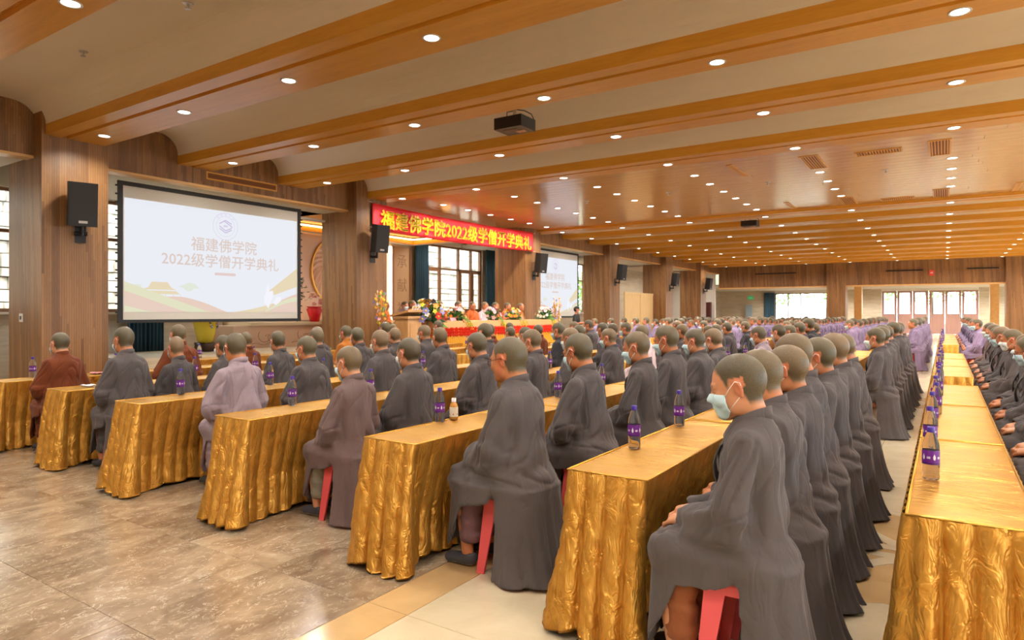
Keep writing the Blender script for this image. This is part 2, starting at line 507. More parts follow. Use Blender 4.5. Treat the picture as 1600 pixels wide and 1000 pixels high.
def robe_mesh(p, h=.009):
    J = joints(p); b = p['bulk']; L = p['lean']; rs = random.Random(p['seed'] * 3 + 1)
    ph = [rs.uniform(0, 6.28) for _ in range(8)]; so = np.array([rs.uniform(0, 30) for _ in range(3)], np.float32)
    def fn(P):
        x, y, z = P.T
        d = un([ell(P, (L * .7 + .0, 0, .89), (.130 + b, .178 + b, .215)),
                ell(P, (L * .4 + .02, 0, .69), (.165 + b, .198 + b, .17)),
                cone(P, (L - .012, -.135, 1.000), (L - .012, .135, 1.000), .060),
                ell(P, (-.02, 0, .54), (.170 + b, .198 + b, .120))], .07)
        d = smin(d, cone(P, (L - .014, 0, 1.02), (L - .004, 0, 1.09), .100, .074), .055)
        for s in (1, -1):
            sh = np.array(J['sh', s]); el = np.array(J['el', s]); wr = np.array(J['wr', s])
            d = smin(d, cone(P, sh, el + (0, 0, .0), .060, .088), .035)
            f = smin(cone(P, el + (.0, 0, -.01), wr + (-.01, 0, .0), .076, .066),
                     cone(P, el + (.01, s * .0, -.075), wr + (.0, s * .02, -.05), .066, .056), .03)
            f = smax(f, -cone(P, wr + (-.02, 0, -.01), wr + (.12, -s * .04, -.02), .042, .060), .012)
            d = smin(d, f, .022)
            d = smin(d, cone(P, (.0, s * .10, .545), (.325, s * .120, .520), .120, .086), .03)
        d = smin(d, ell(P, (.21, 0, .545), (.20, .15, .072)), .05)
        d = smax(d, -(z - .36), .02)
        # neck opening
        d = smax(d, -cone(P, (L - .002, 0, 1.08), (L + .03, 0, 1.30), .052, .085), .008)
        # skirt: one hanging sheet with slits at both sides
        q = np.clip(z / .5, 0, 1)
        xb = -.180 - b - .085 * (1 - q) ** 1.3 - .04 * np.exp(-z / .06)
        xf = .405 + .02 * (1 - q)
        cx = .08
        ax = np.where(x < cx, cx - xb, xf - cx)
        ay = .196 + b + .045 * (1 - q) + .02 * np.exp(-z / .06)
        th = np.arctan2(y / ay, (x - cx) / ax)
        hemf = p.get('hem', 0)
        fold = (.25 + .75 * (1 - q)) * (.036 * np.sin(9 * th + ph[0] + 1.5 * np.sin(3 * th + ph[1])) + .026 * np.sin(17 * th + ph[2] + 2 * z) + .014 * np.sin(29 * th + ph[3]))
        pr = 3.0
        rr = (np.abs((x - cx) / ax) ** pr + np.abs(y / ay) ** pr + 1e-9) ** (1 / pr)
        sd = (rr - 1 - fold) * np.minimum(ax, ay)
        sheet = np.abs(sd) - .0095
        sheet = smax(sheet, z - .52, .01)
        bot = np.where(x < .035, hemf + .010 + .008 * np.sin(5 * th + ph[4]) ** 2, np.interp(x, [.035, .10, .27, .345, .43], [.455, .425, .395, .22, .09]) + .02 * np.sin(7 * y / .2 + ph[5]))
        sheet = smax(sheet, bot - z, .008)
        sheet = smax(sheet, .02 - np.abs(x - .035), .008)
        d = smin(d, sheet, .045)
        return d
    V, F = nets(fn, (-.50, -.44, -.02), (.60, .44, 1.16), h)
    V = relax(V, F, 2, .5)
    N = vnormals(V, F); P = V.astype(np.float32)
    x, y, z = P.T; s = np.sign(y) + (y == 0)
    # creases: along the sleeve, across the back under the arms, gathers at the hips
    up = np.clip((z - .56) / .1, 0, 1); ay = np.abs(y)
    sl = np.clip((ay - .15) / .05, 0, 1) * up
    W = P + .05 * np.stack([vnoise(P * 5 + 3), vnoise(P * 5 + 9), vnoise(P * 5 + 17)], 1)
    def crease(Q, w=.13):
        n = vnoise(Q); return np.exp(-(n / w) ** 2)
    X, Y, Z = W.T
    al = .55                                   # fold direction on the back, degrees off vertical
    ac = np.abs(Y) * math.cos(al) + Z * math.sin(al); ln = -np.abs(Y) * math.sin(al) + Z * math.cos(al)
    slx = np.stack([X * 11 + Z * 3, Z * 1.6, Y * 4], 1) + so
    ele = np.stack([X * 3 + 1, Z * 16 + X * 9, Y * 3], 1) + so + 21
    tor = np.stack([ac * 9.5, ln * 1.7, X * 1.5 + s * 7], 1) + so + 5
    ver = np.stack([Y * 10, Z * 1.3, X * 2], 1) + so + 15
    hip = np.stack([X * 3, Y * 3, Z * 20], 1) + so + 11
    eg = np.exp(-((z - .76) / .07) ** 2)
    D = (.020 * vnoise(slx) - .016 * crease(slx * (1.5, 1.1, .8) + 3, .15) - .014 * crease(ele, .13) * eg) * sl
    D += (.018 * vnoise(tor) - .013 * crease(tor * (1.6, 1, 1) + 2, .10) + .009 * vnoise(ver) - .009 * crease(ver * (1.4, 1, 1) + 8, .08)) * up * (1 - sl)
    g = np.exp(-((z - .59) / .06) ** 2)
    D += (.013 * vnoise(hip) - .010 * crease(hip + 4)) * g
    lap = np.clip((x - .1) / .1, 0, 1) * np.exp(-((z - .6) / .1) ** 2) * (1 - sl)
    D += .009 * ridge(np.stack([W[:, 0] * 14, W[:, 1] * 4, W[:, 2] * 5], 1) + so) * lap
    arm = np.exp(-((ay - .165) / .022) ** 2 - ((z - .80) / .14) ** 2) * (np.abs(x) < .16)
    D -= .018 * arm
    D *= np.clip((1.08 - z) / .05, .15, 1)
    D *= np.where(z < .5, .25, 1)
    V = V + N * D[:, None]
    V = relax(V, F, 1, .5)
    V[:, 2] = np.maximum(V[:, 2], .002)
    return npmesh('robe', V, F, M['robe'], True)

def collar_mesh(p):
    L = p['lean']; J = joints(p)
    ctr = [(.125, -.150, .74), (.150, -.075, .83), (.146, -.015, .91), (.112, .030, .99), (.066, .058, 1.055), (.022, .070, 1.092), (-.024, .058, 1.118), (-.056, .030, 1.130),
           (-.066, 0, 1.134), (-.056, -.030, 1.130), (-.024, -.058, 1.118), (.022, -.070, 1.092), (.066, -.058, 1.055), (.112, -.026, .99), (.136, .006, .925), (.120, .03, .88)]
    # smooth by Catmull-Rom
    pts = []
    C = [Vector(c) for c in ctr]
    for i in range(len(C) - 1):
        p0, p1, p2, p3 = C[max(i - 1, 0)], C[i], C[i + 1], C[min(i + 2, len(C) - 1)]
        for k in range(4):
            t = k / 4
            pts.append(.5 * ((2 * p1) + (p2 - p0) * t + (2 * p0 - 5 * p1 + 4 * p2 - p3) * t * t + (3 * p1 - p0 - 3 * p2 + p3) * t ** 3))
    pts.append(C[-1])
    V = []
    n = len(pts)
    for i, c in enumerate(pts):
        d = (pts[min(i + 1, n - 1)] - pts[max(i - 1, 0)]).normalized()
        out = Vector((c.x + .0, c.y, 0)).normalized() if c.z > 1.0 else Vector((1, c.y * 2, .25)).normalized()
        out = (out - d * out.dot(d)).normalized()
        w = d.cross(out).normalized()
        if w.z > 0 and c.z > 1.0: w = -w
        if c.z <= 1.0 and i and w.dot(pw) < 0: w = -w
        pw = w
        hw = .027
        c2 = c + Vector((L, 0, 0)) + out * .002
        for a, bb in ((-hw, .0), (-hw, .007), (0, .0095), (hw, .012), (hw, .003)):
            V.append(c2 + w * a + out * bb)
    F = []
    for i in range(n - 1):
        for k in range(5):
            F.append((i * 5 + k, i * 5 + (k + 1) % 5, (i + 1) * 5 + (k + 1) % 5, (i + 1) * 5 + k))
    F.append((0, 1, 2, 3, 4)); F.append(tuple((n - 1) * 5 + k for k in (4, 3, 2, 1, 0)))
    me = mesh('collar', V, F, M['robe'], True)
    bm = bmesh.new(); bm.from_mesh(me); bmesh.ops.recalc_face_normals(bm, faces=bm.faces); bm.to_mesh(me); bm.free()
    return me

def trousers_mesh(p):
    J = joints(p)
    def fn(P):
        d = None
        for s in (1, -1):
            k = np.array(J['kn', s]); a = np.array(J['an', s])
            q = smin(cone(P, (.12, s * .10, .50), k + (-.075, -s * .03, -.04), .078, .062), cone(P, k + (-.075, -s * .03, -.05), a + (-.02, -s * .01, .10), .066, .068), .04)
            q = smax(q, -(P[:, 2] - .14 - .02 * np.sin(20 * P[:, 0])), .02)
            d = q if d is None else np.minimum(d, q)
        return d
    V, F = nets(fn, (-.05, -.30, .08), (.55, .30, .62), .012)
    V = relax(V, F, 1)
    N = vnormals(V, F); P = V.astype(np.float32)
    V = V + N * (.010 * ridge(P * np.array((8, 8, 22), np.float32)))[:, None]
    return npmesh('trousers', V, F, M['robe'], True)

def shoe_mesh(p, s):
    J = joints(p); a = np.array(J['an', s])
    def fn(P):
        Q = P - a.astype(np.float32)
        d = un([ell(Q, (-.015, 0, -.040), (.055, .038, .046)), ell(Q, (.06, 0, -.058), (.095, .042, .034)), ell(Q, (.12, 0, -.066), (.05, .040, .026))], .03)
        d = smax(d, -(P[:, 2] - .004), .006)
        return smax(d, -ell(Q, (-.01, 0, .01), (.036, .028, .05)), .006)
    V, F = nets(fn, a + (-.12, -.08, -.10), a + (.22, .08, .06), .008)
    me = npmesh('shoe', relax(V, F, 1), F, M['shoe'], True)
    me.materials.append(M['sole'])
    zs = np.array([pl.center.z for pl in me.polygons])
    me.polygons.foreach_set('material_index', (zs < .020).astype(np.int32))
    return me

def mask_meshes(p, mat):
    J = joints(p); nu, nv = 25, 13
    pts = []
    for j in range(nv):
        for i in range(nu):
            a = (i / (nu - 1) * 2 - 1); bq = j / (nv - 1)
            ph = a * 1.12
            top = -.006 - .012 * abs(a) ** 2; bot = -.118 + .034 * abs(a) ** 2
            z = top + (bot - top) * bq
            pts.append((ph, z))
    pts = np.array(pts)
    o = np.stack([np.full(len(pts), .015), np.zeros(len(pts)), pts[:, 1]], 1)
    dr = np.stack([np.cos(pts[:, 0]), np.sin(pts[:, 0]), np.zeros(len(pts))], 1)
    t = np.full(len(pts), .16)
    for _ in range(40):
        t -= head_field((o + dr * t[:, None]).astype(np.float32), p['fat']) * .8
        t = np.maximum(t, .05)
    T = t.reshape(nv, nu)
    for _ in range(3):   # cloth bridges hollows
        S = T.copy()
        S[1:-1, 1:-1] = np.maximum(T[1:-1, 1:-1], (T[:-2, 1:-1] + T[2:, 1:-1] + T[1:-1, :-2] + T[1:-1, 2:]) / 4)
        T = S
    jj = np.arange(nv)[:, None] / (nv - 1)
    T = T + .0045 + .0016 * np.sin(jj * 6.28 * 3) * np.sin(jj * PI) + .006 * np.sin(jj * PI)
    t = T.reshape(-1)
    A = o + dr * t[:, None]; B = o + dr * (t - .0018)[:, None]
    V = np.concatenate([unrot(A, J['hd'], p['pitch'], p['yaw']), unrot(B, J['hd'], p['pitch'], p['yaw'])])
    n = nu * nv; F = []
    for j in range(nv - 1):
        for i in range(nu - 1):
            q = (j * nu + i, j * nu + i + 1, (j + 1) * nu + i + 1, (j + 1) * nu + i)
            F.append(q); F.append(tuple(k + n for k in q[::-1]))
    rim = [i for i in range(nu)] + [j * nu + nu - 1 for j in range(1, nv)] + [(nv - 1) * nu + i for i in range(nu - 2, -1, -1)] + [j * nu for j in range(nv - 2, 0, -1)]
    for k in range(len(rim)):
        a, b2 = rim[k], rim[(k + 1) % len(rim)]
        F.append((a, b2, b2 + n, a + n))
    me = mesh('mask', V, F, mat, True)
    bm = bmesh.new(); bm.from_mesh(me); bmesh.ops.recalc_face_normals(bm, faces=bm.faces); bm.to_mesh(me); bm.free()
    loops = []
    for side, i in ((-1, 0), (1, nu - 1)):
        ca = A[i + nu]; cb = A[(nv - 2) * nu + i]
        L = np.array([ca, (ca + np.array((.0, side * .086, .026))) / 2 * np.array((1, 1, 1)) + np.array((.004, side * .006, -.002)), (-.002, side * .088, .026), (-.020, side * .086, .018), (-.022, side * .083, -.006), (-.012, side * .083, -.030),
                      (cb + np.array((-.012, side * .083, -.030))) / 2 + np.array((0, side * .006, 0)), cb])
        mb = MB(); mb.tube(unrot(L, J['hd'], p['pitch'], p['yaw']), .0016, 5, M['loop'])
        loops.append(mb.me('ear_loop'))
    return me, loops

def glasses_mesh(p):
    J = joints(p); mb = MB()
    def U(L): return unrot(np.array(L, float), J['hd'], p['pitch'], p['yaw'])
    for s in (1, -1):
        c = (.108, s * .033, -.004)
        L = [(c[0] - .010 * (abs(math.cos(t)) ** 2) * (1 if math.cos(t) * s * s > 0 else 0), c[1] + s * .026 * math.cos(t), c[2] + .019 * math.sin(t)) for t in [2 * PI * k / 16 for k in range(17)]]
        mb.tube(U(L), .0017, 5, M['blackframe'])
        mb.tube(U([(.100, s * .060, .004), (.05, s * .079, .006), (.0, s * .087, .012), (-.022, s * .087, .006), (-.034, s * .084, -.012)]), .0017, 5, M['blackframe'])
    mb.tube(U([(.108, .008, 0), (.113, 0, .003), (.108, -.008, 0)]), .0016, 5, M['blackframe'])
    g = mb.me('glasses')
    ml = MB()
    for s in (1, -1):
        V = U([(.106, s * (.033 + .024 * math.cos(t)), -.004 + .018 * math.sin(t)) for t in [2 * PI * k / 12 for k in range(12)]])
        ml.add(V, [tuple(range(12))], M['lens'])
    return g, ml.me('lens')

GREY = S2L((.315, .295, .30)); MAUVE = S2L((.41, .34, .34)); PALE = S2L((.58, .52, .56)); BROWN = S2L((.42, .20, .08))
OCHRE = S2L((.68, .42, .16)); ORANGE = S2L((.80, .42, .20)); BLACKR = S2L((.20, .20, .22)); LAV = S2L((.52, .46, .58)); PINKISH = S2L((.80, .72, .74))
ROBE = dict(g=GREY, w=MAUVE, m=PALE, b=BROWN, o=OCHRE, k=BLACKR, l=LAV, p=PINKISH, c=ORANGE)

def make_person(seed, glasses=False, mask='mask', over=None):
    p = pose(seed)
    if over: p.update(over)
    root = link('person', body_mesh(p))
    r = link('robe', robe_mesh(p), None, root); r['dyed'] = 1
    c = link('collar', collar_mesh(p), None, r); c['dyed'] = 1
    t = link('trousers', trousers_mesh(p), None, root); t['dyed'] = 1
    for s in (1, -1): link('shoe', shoe_mesh(p, s), None, root)
    if mask:
        mm, ll = mask_meshes(p, M[mask])
        mo = link('mask', mm, None, root)
        for l in ll: link('ear_loop', l, None, mo)
    if glasses:
        g, ln = glasses_mesh(p)
        go = link('glasses', g, None, root); link('lens', ln, None, go)
    return root
# ------------------------------------------------------------------ architectural materials
def m_wood(name, c1, c2, rough=.45, axis=(1, 1, 1), scale=1.0, coat=0):
    k = NT(name); v = k.coord(axis)
    a = k.noise(v, 3.0 * scale, 4, .6, .6); b = k.noise(v, 22 * scale, 3, .6)
    f = k.math('ADD', k.math('MULTIPLY', a, .65), k.math('MULTIPLY', b, .35))
    col = k.ramp(f, [(.32, S2L(c1)), (.68, S2L(c2))])
    k.bump(b, .06, .004)
    return k.set(Base_Color=col, Roughness=rough, Coat_Weight=coat, Coat_Roughness=.12)

def m_slats(name, c1, c2, pitch=.036):
    """vertical grooved cladding: narrow bamboo strips, each its own tone"""
    k = NT(name)
    tc = k.n('TexCoord'); sp = k.n('SeparateXYZ'); k.l(tc.outputs['Object'], sp.inputs[0])
    s = k.math('DIVIDE', k.math('ADD', sp.outputs[0], sp.outputs[1]), pitch)
    cell = k.math('FLOOR', s); fr = k.math('SUBTRACT', s, cell)
    zz = k.math('FLOOR', k.math('ADD', k.math('DIVIDE', sp.outputs[2], 1.15), k.math('MULTIPLY', cell, .37)))
    wn = k.n('TexWhiteNoise'); wn.noise_dimensions = '2D'
    cv = k.n('CombineXYZ'); k.l(k.math('FLOOR', k.math('DIVIDE', cell, 3)), cv.inputs[0]); k.l(zz, cv.inputs[1]); k.l(cv.outputs[0], wn.inputs[0])
    g = k.noise(k.coord((12, 12, 1.2)), 6, 3, .6)
    f = k.math('ADD', k.math('MULTIPLY', wn.outputs[0], .55), k.math('MULTIPLY', g, .5))
    col = k.ramp(f, [(.2, S2L(c1)), (.85, S2L(c2))])
    gap = k.math('GREATER_THAN', k.math('ABSOLUTE', k.math('SUBTRACT', fr, .5)), .44)
    col = k.mix(k.math('MULTIPLY', gap, .65), col, (.05, .025, .01))
    h = k.math('SUBTRACT', 1.0, gap)
    k.bump(h, .5, .004)
    return k.set(Base_Color=col, Roughness=.42)

def m_marble_wall():
    k = NT('cream wall marble'); v = k.coord((.4, .4, 3))
    a = k.noise(v, 2.5, 4, .6, .8)
    return k.set(Base_Color=k.ramp(a, [(.3, S2L((.70, .64, .54))), (.7, S2L((.80, .75, .66)))]), Roughness=.35)

def m_brown_marble():
    k = NT('brown veined marble'); c = k.n('TexCoord'); oi = k.n('ObjectInfo')
    va = k.n('VectorMath'); va.operation = 'ADD'; k.l(c.outputs['Object'], va.inputs[0])
    cc = k.n('CombineXYZ'); k.l(k.math('MULTIPLY', oi.outputs['Random'], 60), cc.inputs[0]); k.l(k.math('MULTIPLY', oi.outputs['Random'], 31), cc.inputs[1])
    k.l(cc.outputs[0], va.inputs[1]); v = va.outputs[0]
    mp = k.n('Mapping'); mp.inputs['Scale'].default_value = (1.5, .95, 1); mp.inputs['Rotation'].default_value = (0, 0, .5); k.l(v, mp.inputs[0]); v = mp.outputs[0]
    a = k.noise(v, 2.6, 6, .62, 1.1); b = k.noise(v, 7, 5, .65, 2.2); d = k.noise(v, 4, 4, .6, 3.0)
    base = k.ramp(a, [(.28, S2L((.46, .38, .30))), (.5, S2L((.58, .50, .41))), (.72, S2L((.69, .62, .52)))])
    vein = k.ramp(k.math('ABSOLUTE', k.math('SUBTRACT', b, .5)), [(.0, (1, 1, 1)), (.028, (0, 0, 0))])
    vn = k.math('MULTIPLY', vein, k.math('SMOOTHSTEP', .45, .7, d) if False else k.ramp(d, [(.45, (0, 0, 0)), (.62, (.75, .75, .75))]))
    col = k.mix(vn, base, S2L((.86, .82, .74)))
    tone = k.math('ADD', .33, k.math('MULTIPLY', oi.outputs['Random'], .30))
    tn = k.n('CombineColor'); [k.l(tone, tn.inputs[i]) for i in range(3)]
    col = k.mix(.9, col, tn.outputs[0], 'SOFT_LIGHT')
    return k.set(Base_Color=col, Roughness=.17, Specular_IOR_Level=.5)

def m_cream_tile(name, c1, c2, rough=.13):
    k = NT(name); a = k.noise(k.coord(), 3, 4, .6, .5)
    return k.set(Base_Color=k.ramp(a, [(.3, S2L(c1)), (.7, S2L(c2))]), Roughness=rough)

def m_gold():
    k = NT('crushed gold satin')
    hs = []
    for sc, w, st in ((9, 1.0, (1, 1, .5)), (21, .45, (1, 1, .7)), (46, .18, (1, 1, 1))):
        v = k.coord(st); nz = k.n('TexNoise'); nz.inputs['Scale'].default_value = sc * .5; k.l(v, nz.inputs['Vector'])
        mx = k.n('Mix'); mx.data_type = 'VECTOR'; mx.inputs[0].default_value = .12; k.l(v, mx.inputs[4]); k.l(nz.outputs['Color'], mx.inputs[5])
        vo = k.n('TexVoronoi'); vo.inputs['Scale'].default_value = sc; k.l(mx.outputs[1], vo.inputs['Vector'])
        hs.append(k.math('MULTIPLY', vo.outputs['Distance'], w))
    rn = k.noise(k.coord((1, 1, .45), 'Object', (.35, .2, 0)), 13, 3, .55, 1.4); rr = k.math('ABSOLUTE', k.math('SUBTRACT', rn, .5))
    ln = k.math('MULTIPLY', k.math('MINIMUM', k.math('MULTIPLY', rr, 9), 1.0), .8)
    h = k.math('ADD', k.math('MULTIPLY', k.math('ADD', k.math('ADD', hs[0], hs[1]), hs[2]), .55), ln)
    k.bump(h, .36, .014)
    col = k.ramp(k.noise(k.coord(), 14, 2, .5), [(.3, S2L((.80, .57, .22))), (.7, S2L((.90, .68, .31)))])
    return k.set(Base_Color=col, Metallic=.66, Roughness=.36)

def m_gold_top():
    k = NT('gold satin, taut top'); v = k.coord((4.5, 17, 1))
    a = k.noise(v, 1.0, 3, .5, .9); msk = k.ramp(k.noise(k.coord((1, 2.5, 1)), 2.2, 2, .5), [(.42, (.12, .12, .12)), (.62, (1, 1, 1))]); r1 = k.math('ABSOLUTE', k.math('SUBTRACT', a, .5))
    w = k.noise(k.coord((60, 400, 1)), 3, 1, .5)
    h = k.math('ADD', k.math('MULTIPLY', k.math('SUBTRACT', 1.0, k.math('MINIMUM', k.math('MULTIPLY', r1, 12), 1.0)), msk), k.math('MULTIPLY', w, .03))
    k.bump(h, .55, .010)
    col = k.ramp(k.noise(k.coord(), 5, 2, .5), [(.3, S2L((.80, .60, .24))), (.7, S2L((.86, .67, .31)))])
    return k.set(Base_Color=col, Metallic=.85, Roughness=.34)

M['beam'] = m_wood('honey maple veneer', (.80, .56, .17), (.88, .65, .25), .34, (.25, 3, 3))
M['beamtrim'] = m_wood('honey maple strip', (.84, .64, .38), (.92, .74, .48), .4, (3, .25, 3))
M['ceilwood'] = m_wood('glossy maple planks', (.79, .60, .37), (.87, .70, .47), .16, (.3, 4, 1), 1.2)
M['slats'] = m_slats('bamboo strip cladding', (.44, .30, .17), (.61, .44, .27))
M['plaster'] = plain('warm ceiling plaster', S2L((.95, .91, .83)), .85)
M['white'] = plain('white plaster', S2L((.90, .88, .84)), .8)
M['wallm'] = m_marble_wall()
M['brownm'] = m_brown_marble()
M['cream'] = m_cream_tile('cream polished tile', (.76, .70, .58), (.83, .77, .66))
M['tan'] = m_cream_tile('tan polished stone', (.72, .59, .41), (.78, .65, .47))
M['grout'] = plain('grout', S2L((.40, .34, .27)), .8)
M['gold'] = m_gold(); M['goldtop'] = m_gold_top()
M['frame'] = plain('bronze window frame', S2L((.52, .36, .24)), .4)
M['steel'] = plain('brushed steel', (.55, .54, .52), .3, .9)
M['glass'] = NT('window glass').set(Base_Color=(1, 1, 1), Roughness=.0, Transmission_Weight=1.0, IOR=1.02, Alpha=.25)
M['doorw'] = m_wood('mauve brown door', (.56, .42, .38), (.62, .48, .44), .4, (3, 3, .4))
M['curtain'] = plain('teal curtain', S2L((.16, .28, .34)), .85)
M['screenblk'] = plain('screen border black', (.008, .008, .009), .6)
def emis(name, c, s=1.0):
    return NT(name).set(Base_Color=(0, 0, 0), Emission_Color=S2L(c), Emission_Strength=s, Roughness=1.0)
M['lamp'] = NT('lamp lens').set(Base_Color=(1, 1, 1), Emission_Color=(1, .95, .84), Emission_Strength=9)
M['led'] = NT('warm strip light').set(Base_Color=(1, 1, 1), Emission_Color=(1, .62, .22), Emission_Strength=9)
M['ledw'] = NT('white strip light').set(Base_Color=(1, 1, 1), Emission_Color=(1, .86, .62), Emission_Strength=6)

# ------------------------------------------------------------------ floor with its tiles
T = .82
X0 = -2.5            # edge of the brown marble field
floor_b = MB(); floor_b.box(-15.7, 10, -6, 56, -.25, -.010, M['grout'])
floor = tag(floor_b.build('floor'), kind='structure')
def slab(x0, x1, y0, y1, z1, mat):
    g = .0018; b = .002; mb = MB()
    hx, hy = (x1 - x0) / 2 - g, (y1 - y0) / 2 - g
    V = [(-hx, -hy, -.0095), (hx, -hy, -.0095), (hx, hy, -.0095), (-hx, hy, -.0095), (-hx, -hy, z1 - b), (hx, -hy, z1 - b), (hx, hy, z1 - b), (-hx, hy, z1 - b),
         (-hx + b, -hy + b, z1), (hx - b, -hy + b, z1), (hx - b, hy - b, z1), (-hx + b, hy - b, z1)]
    F = [(0, 1, 5, 4), (1, 2, 6, 5), (2, 3, 7, 6), (3, 0, 4, 7), (4, 5, 9, 8), (5, 6, 10, 9), (6, 7, 11, 10), (7, 4, 8, 11), (8, 9, 10, 11)]
    mb.add(V, F, mat); return mb
tile_me = {}
def tile(cx, cy, w, d, mat, parent, name='floor_tile'):
    key = (round(w, 3), round(d, 3), mat.name)
    if key not in tile_me: tile_me[key] = slab(-w / 2, w / 2, -d / 2, d / 2, 0, mat).me(name)
    return link(name, tile_me[key], None, parent, (cx, cy, 0))
cand = []
xs = [(X0 - T * (k + .5), T, 'brownm') for k in range(16)] + [(-2.365, .27, 'tan')] + [(-2.23 + T * (k + .5), T, 'cream') for k in range(15)]
for cx, w, mt in xs:
    for j in range(-9, 66):
        cy = 1.62 + T * (j + .5)
        if cx < -15.3 or cy > 55.5: continue
        cand.append((cx, cy, w, mt, cy > 0 and abs(cx) < cy * 2.6))
near = [c for c in cand if c[4] and c[1] > 1.2 and ((c[0] < -2.2 and c[1] < 5.2) or (-2.4 < c[0] < .9 and c[1] < 12))]
near.sort(key=lambda c: math.hypot(c[0], c[1])); near = near[:290]
ns = set((c[0], c[1]) for c in near)
for c in near: tile(c[0], c[1], c[2], T, M[c[3]], floor)
rest = MB()
for c in cand:
    if (c[0], c[1]) in ns: continue
    g = .002
    rest.box(c[0] - c[2] / 2 + g, c[0] + c[2] / 2 - g, c[1] - T / 2 + g, c[1] + T / 2 - g, -.0095, 0, M[c[3]])
tag(rest.build('floor_tile_field', floor), kind='stuff')
# scrolled inlay in the aisle: a tan lozenge with cream scroll bands lying in it, each 1 mm proud
rib = [0]
def ribbon(pts, w, z0, z1, mat, name, parent):
    rib[0] += 1; z1 = .0022 + .00035 * (rib[0] % 12); z0 = -.001; mb = MB(); n = len(pts); V = []
    P = [Vector((p[0], p[1], 0)) for p in pts]
    for i, p in enumerate(P):
        d = (P[min(i + 1, n - 1)] - P[max(i - 1, 0)]).normalized(); q = Vector((-d.y, d.x, 0))
        ww = w * math.sin(PI * (i + .4) / (n - .2)) ** .6
        for s, z in ((-1, z0), (1, z0), (1, z1), (-1, z1)):
            V.append((p.x + q.x * ww * s, p.y + q.y * ww * s, z))
    F = [(i * 4 + a, i * 4 + (a + 1) % 4, i * 4 + 4 + (a + 1) % 4, i * 4 + 4 + a) for i in range(n - 1) for a in range(4)]
    mb.add(V, F, mat); return mb.build(name, parent)
def inlay(cx, cy, sx, sy):
    n = 40; V = []
    for k in range(n):
        t = 2 * PI * k / n; r = 1 + .10 * math.cos(8 * t)
        V.append((cx + sx * r * math.cos(t), cy + sy * r * math.sin(t)))
    mb = MB(); mb.prism(V, 'z', -.001, .0012, M['tan']); mb.build('stone_inlay', floor)
    for s in (-1, 1):
        for q in (-1, 1):
            pts = []
            for k in range(15):
                u = k / 14; a = u * 2.3
                pts.append((cx + s * sx * (.05 + .85 * math.sin(a) * (1 - .25 * u)), cy + q * sy * (.08 + .80 * u - .25 * math.sin(a * 1.5))))
            ribbon(pts, .07, .0008, .0022, M['cream'], 'stone_inlay', floor)
            pts = [(cx + s * sx * (.15 + .8 * (k / 10)), cy + q * sy * (.45 - .40 * math.sin(k / 10 * PI * .8))) for k in range(11)]
            ribbon(pts, .055, .0008, .0022, M['cream'], 'stone_inlay', floor)
inlay(-.62, 4.75, .85, 1.05)
inlay(-.62, 12.9, .8, .9)

# ------------------------------------------------------------------ ceiling, beams
ZB = 4.35; ZP = 4.88
XL_, XR_ = -12.45, 10.0
BE = [(-4.3, -.50, .21), (-1.95, -.50, .21), (.45, -.50, .21), (2.82, -.50, .21), (5.23, -.55, .33), (7.52, -.50, .21), (9.80, -.50, .21), (12.19, -.50, .21)]
BF = [(20.4 + 2.32 * k, -.50, .21) for k in range(10)]
ceil = MB()
def vault(y0, y1, last=False):
    """plaster from the far side of one beam, flat, then a quarter round down to the next beam"""
    R_ = .36
    prof = [(y0, ZP)]
    if last: prof += [(y1, ZP)]
    else:
        prof += [(y1 - R_, ZP)] + [(y1 - R_ + R_ * math.sin(a), ZP - R_ + R_ * math.cos(a)) for a in [PI / 2 * k / 10 for k in range(1, 11)]]
    top = [(y1, ZP + .12), (y0, ZP + .12)]
    ceil.prism(prof + top, 'x', XL_, XR_, M['plaster'])
ys = [-6.0]
allb = BE
vault(-6, BE[0][0] + BE[0][1])
for i in range(len(BE) - 1): vault(BE[i][0] + BE[i][2], BE[i + 1][0] + BE[i + 1][1])
for i in range(len(BF) - 1): vault(BF[i][0] + BF[i][2], BF[i + 1][0] + BF[i + 1][1])
vault(BF[-1][0] + BF[-1][2], 43.2, True)
ceil.box(-15.9, 10.2, -6.2, 56, 5.0, 5.15, M['white'])
ceiling = tag(ceil.build('ceiling'), kind='structure')
def beam(c, a, b):
    pr = [(c + a, ZB), (c + a + .22, ZB), (c + a + .225, ZB + .02)]
    pr += [(c + a + .225 + .075 * t, ZB + .02 + .035 * math.sin(PI / 2 * t)) for t in (.25, .5, .75, 1)]
    pr += [(c + a + .305, ZB), (c + b, ZB), (c + b, ZP + .05), (c + a + .06, ZP + .05), (c + a + .06, ZB + .17), (c + a, ZB + .17)]
    mb = MB(); mb.prism(pr, 'x', XL_ + .12, XR_, M['beam']); return mb.build('ceiling_beam', ceiling)
for c, a, b in BE + BF: beam(c, a, b)
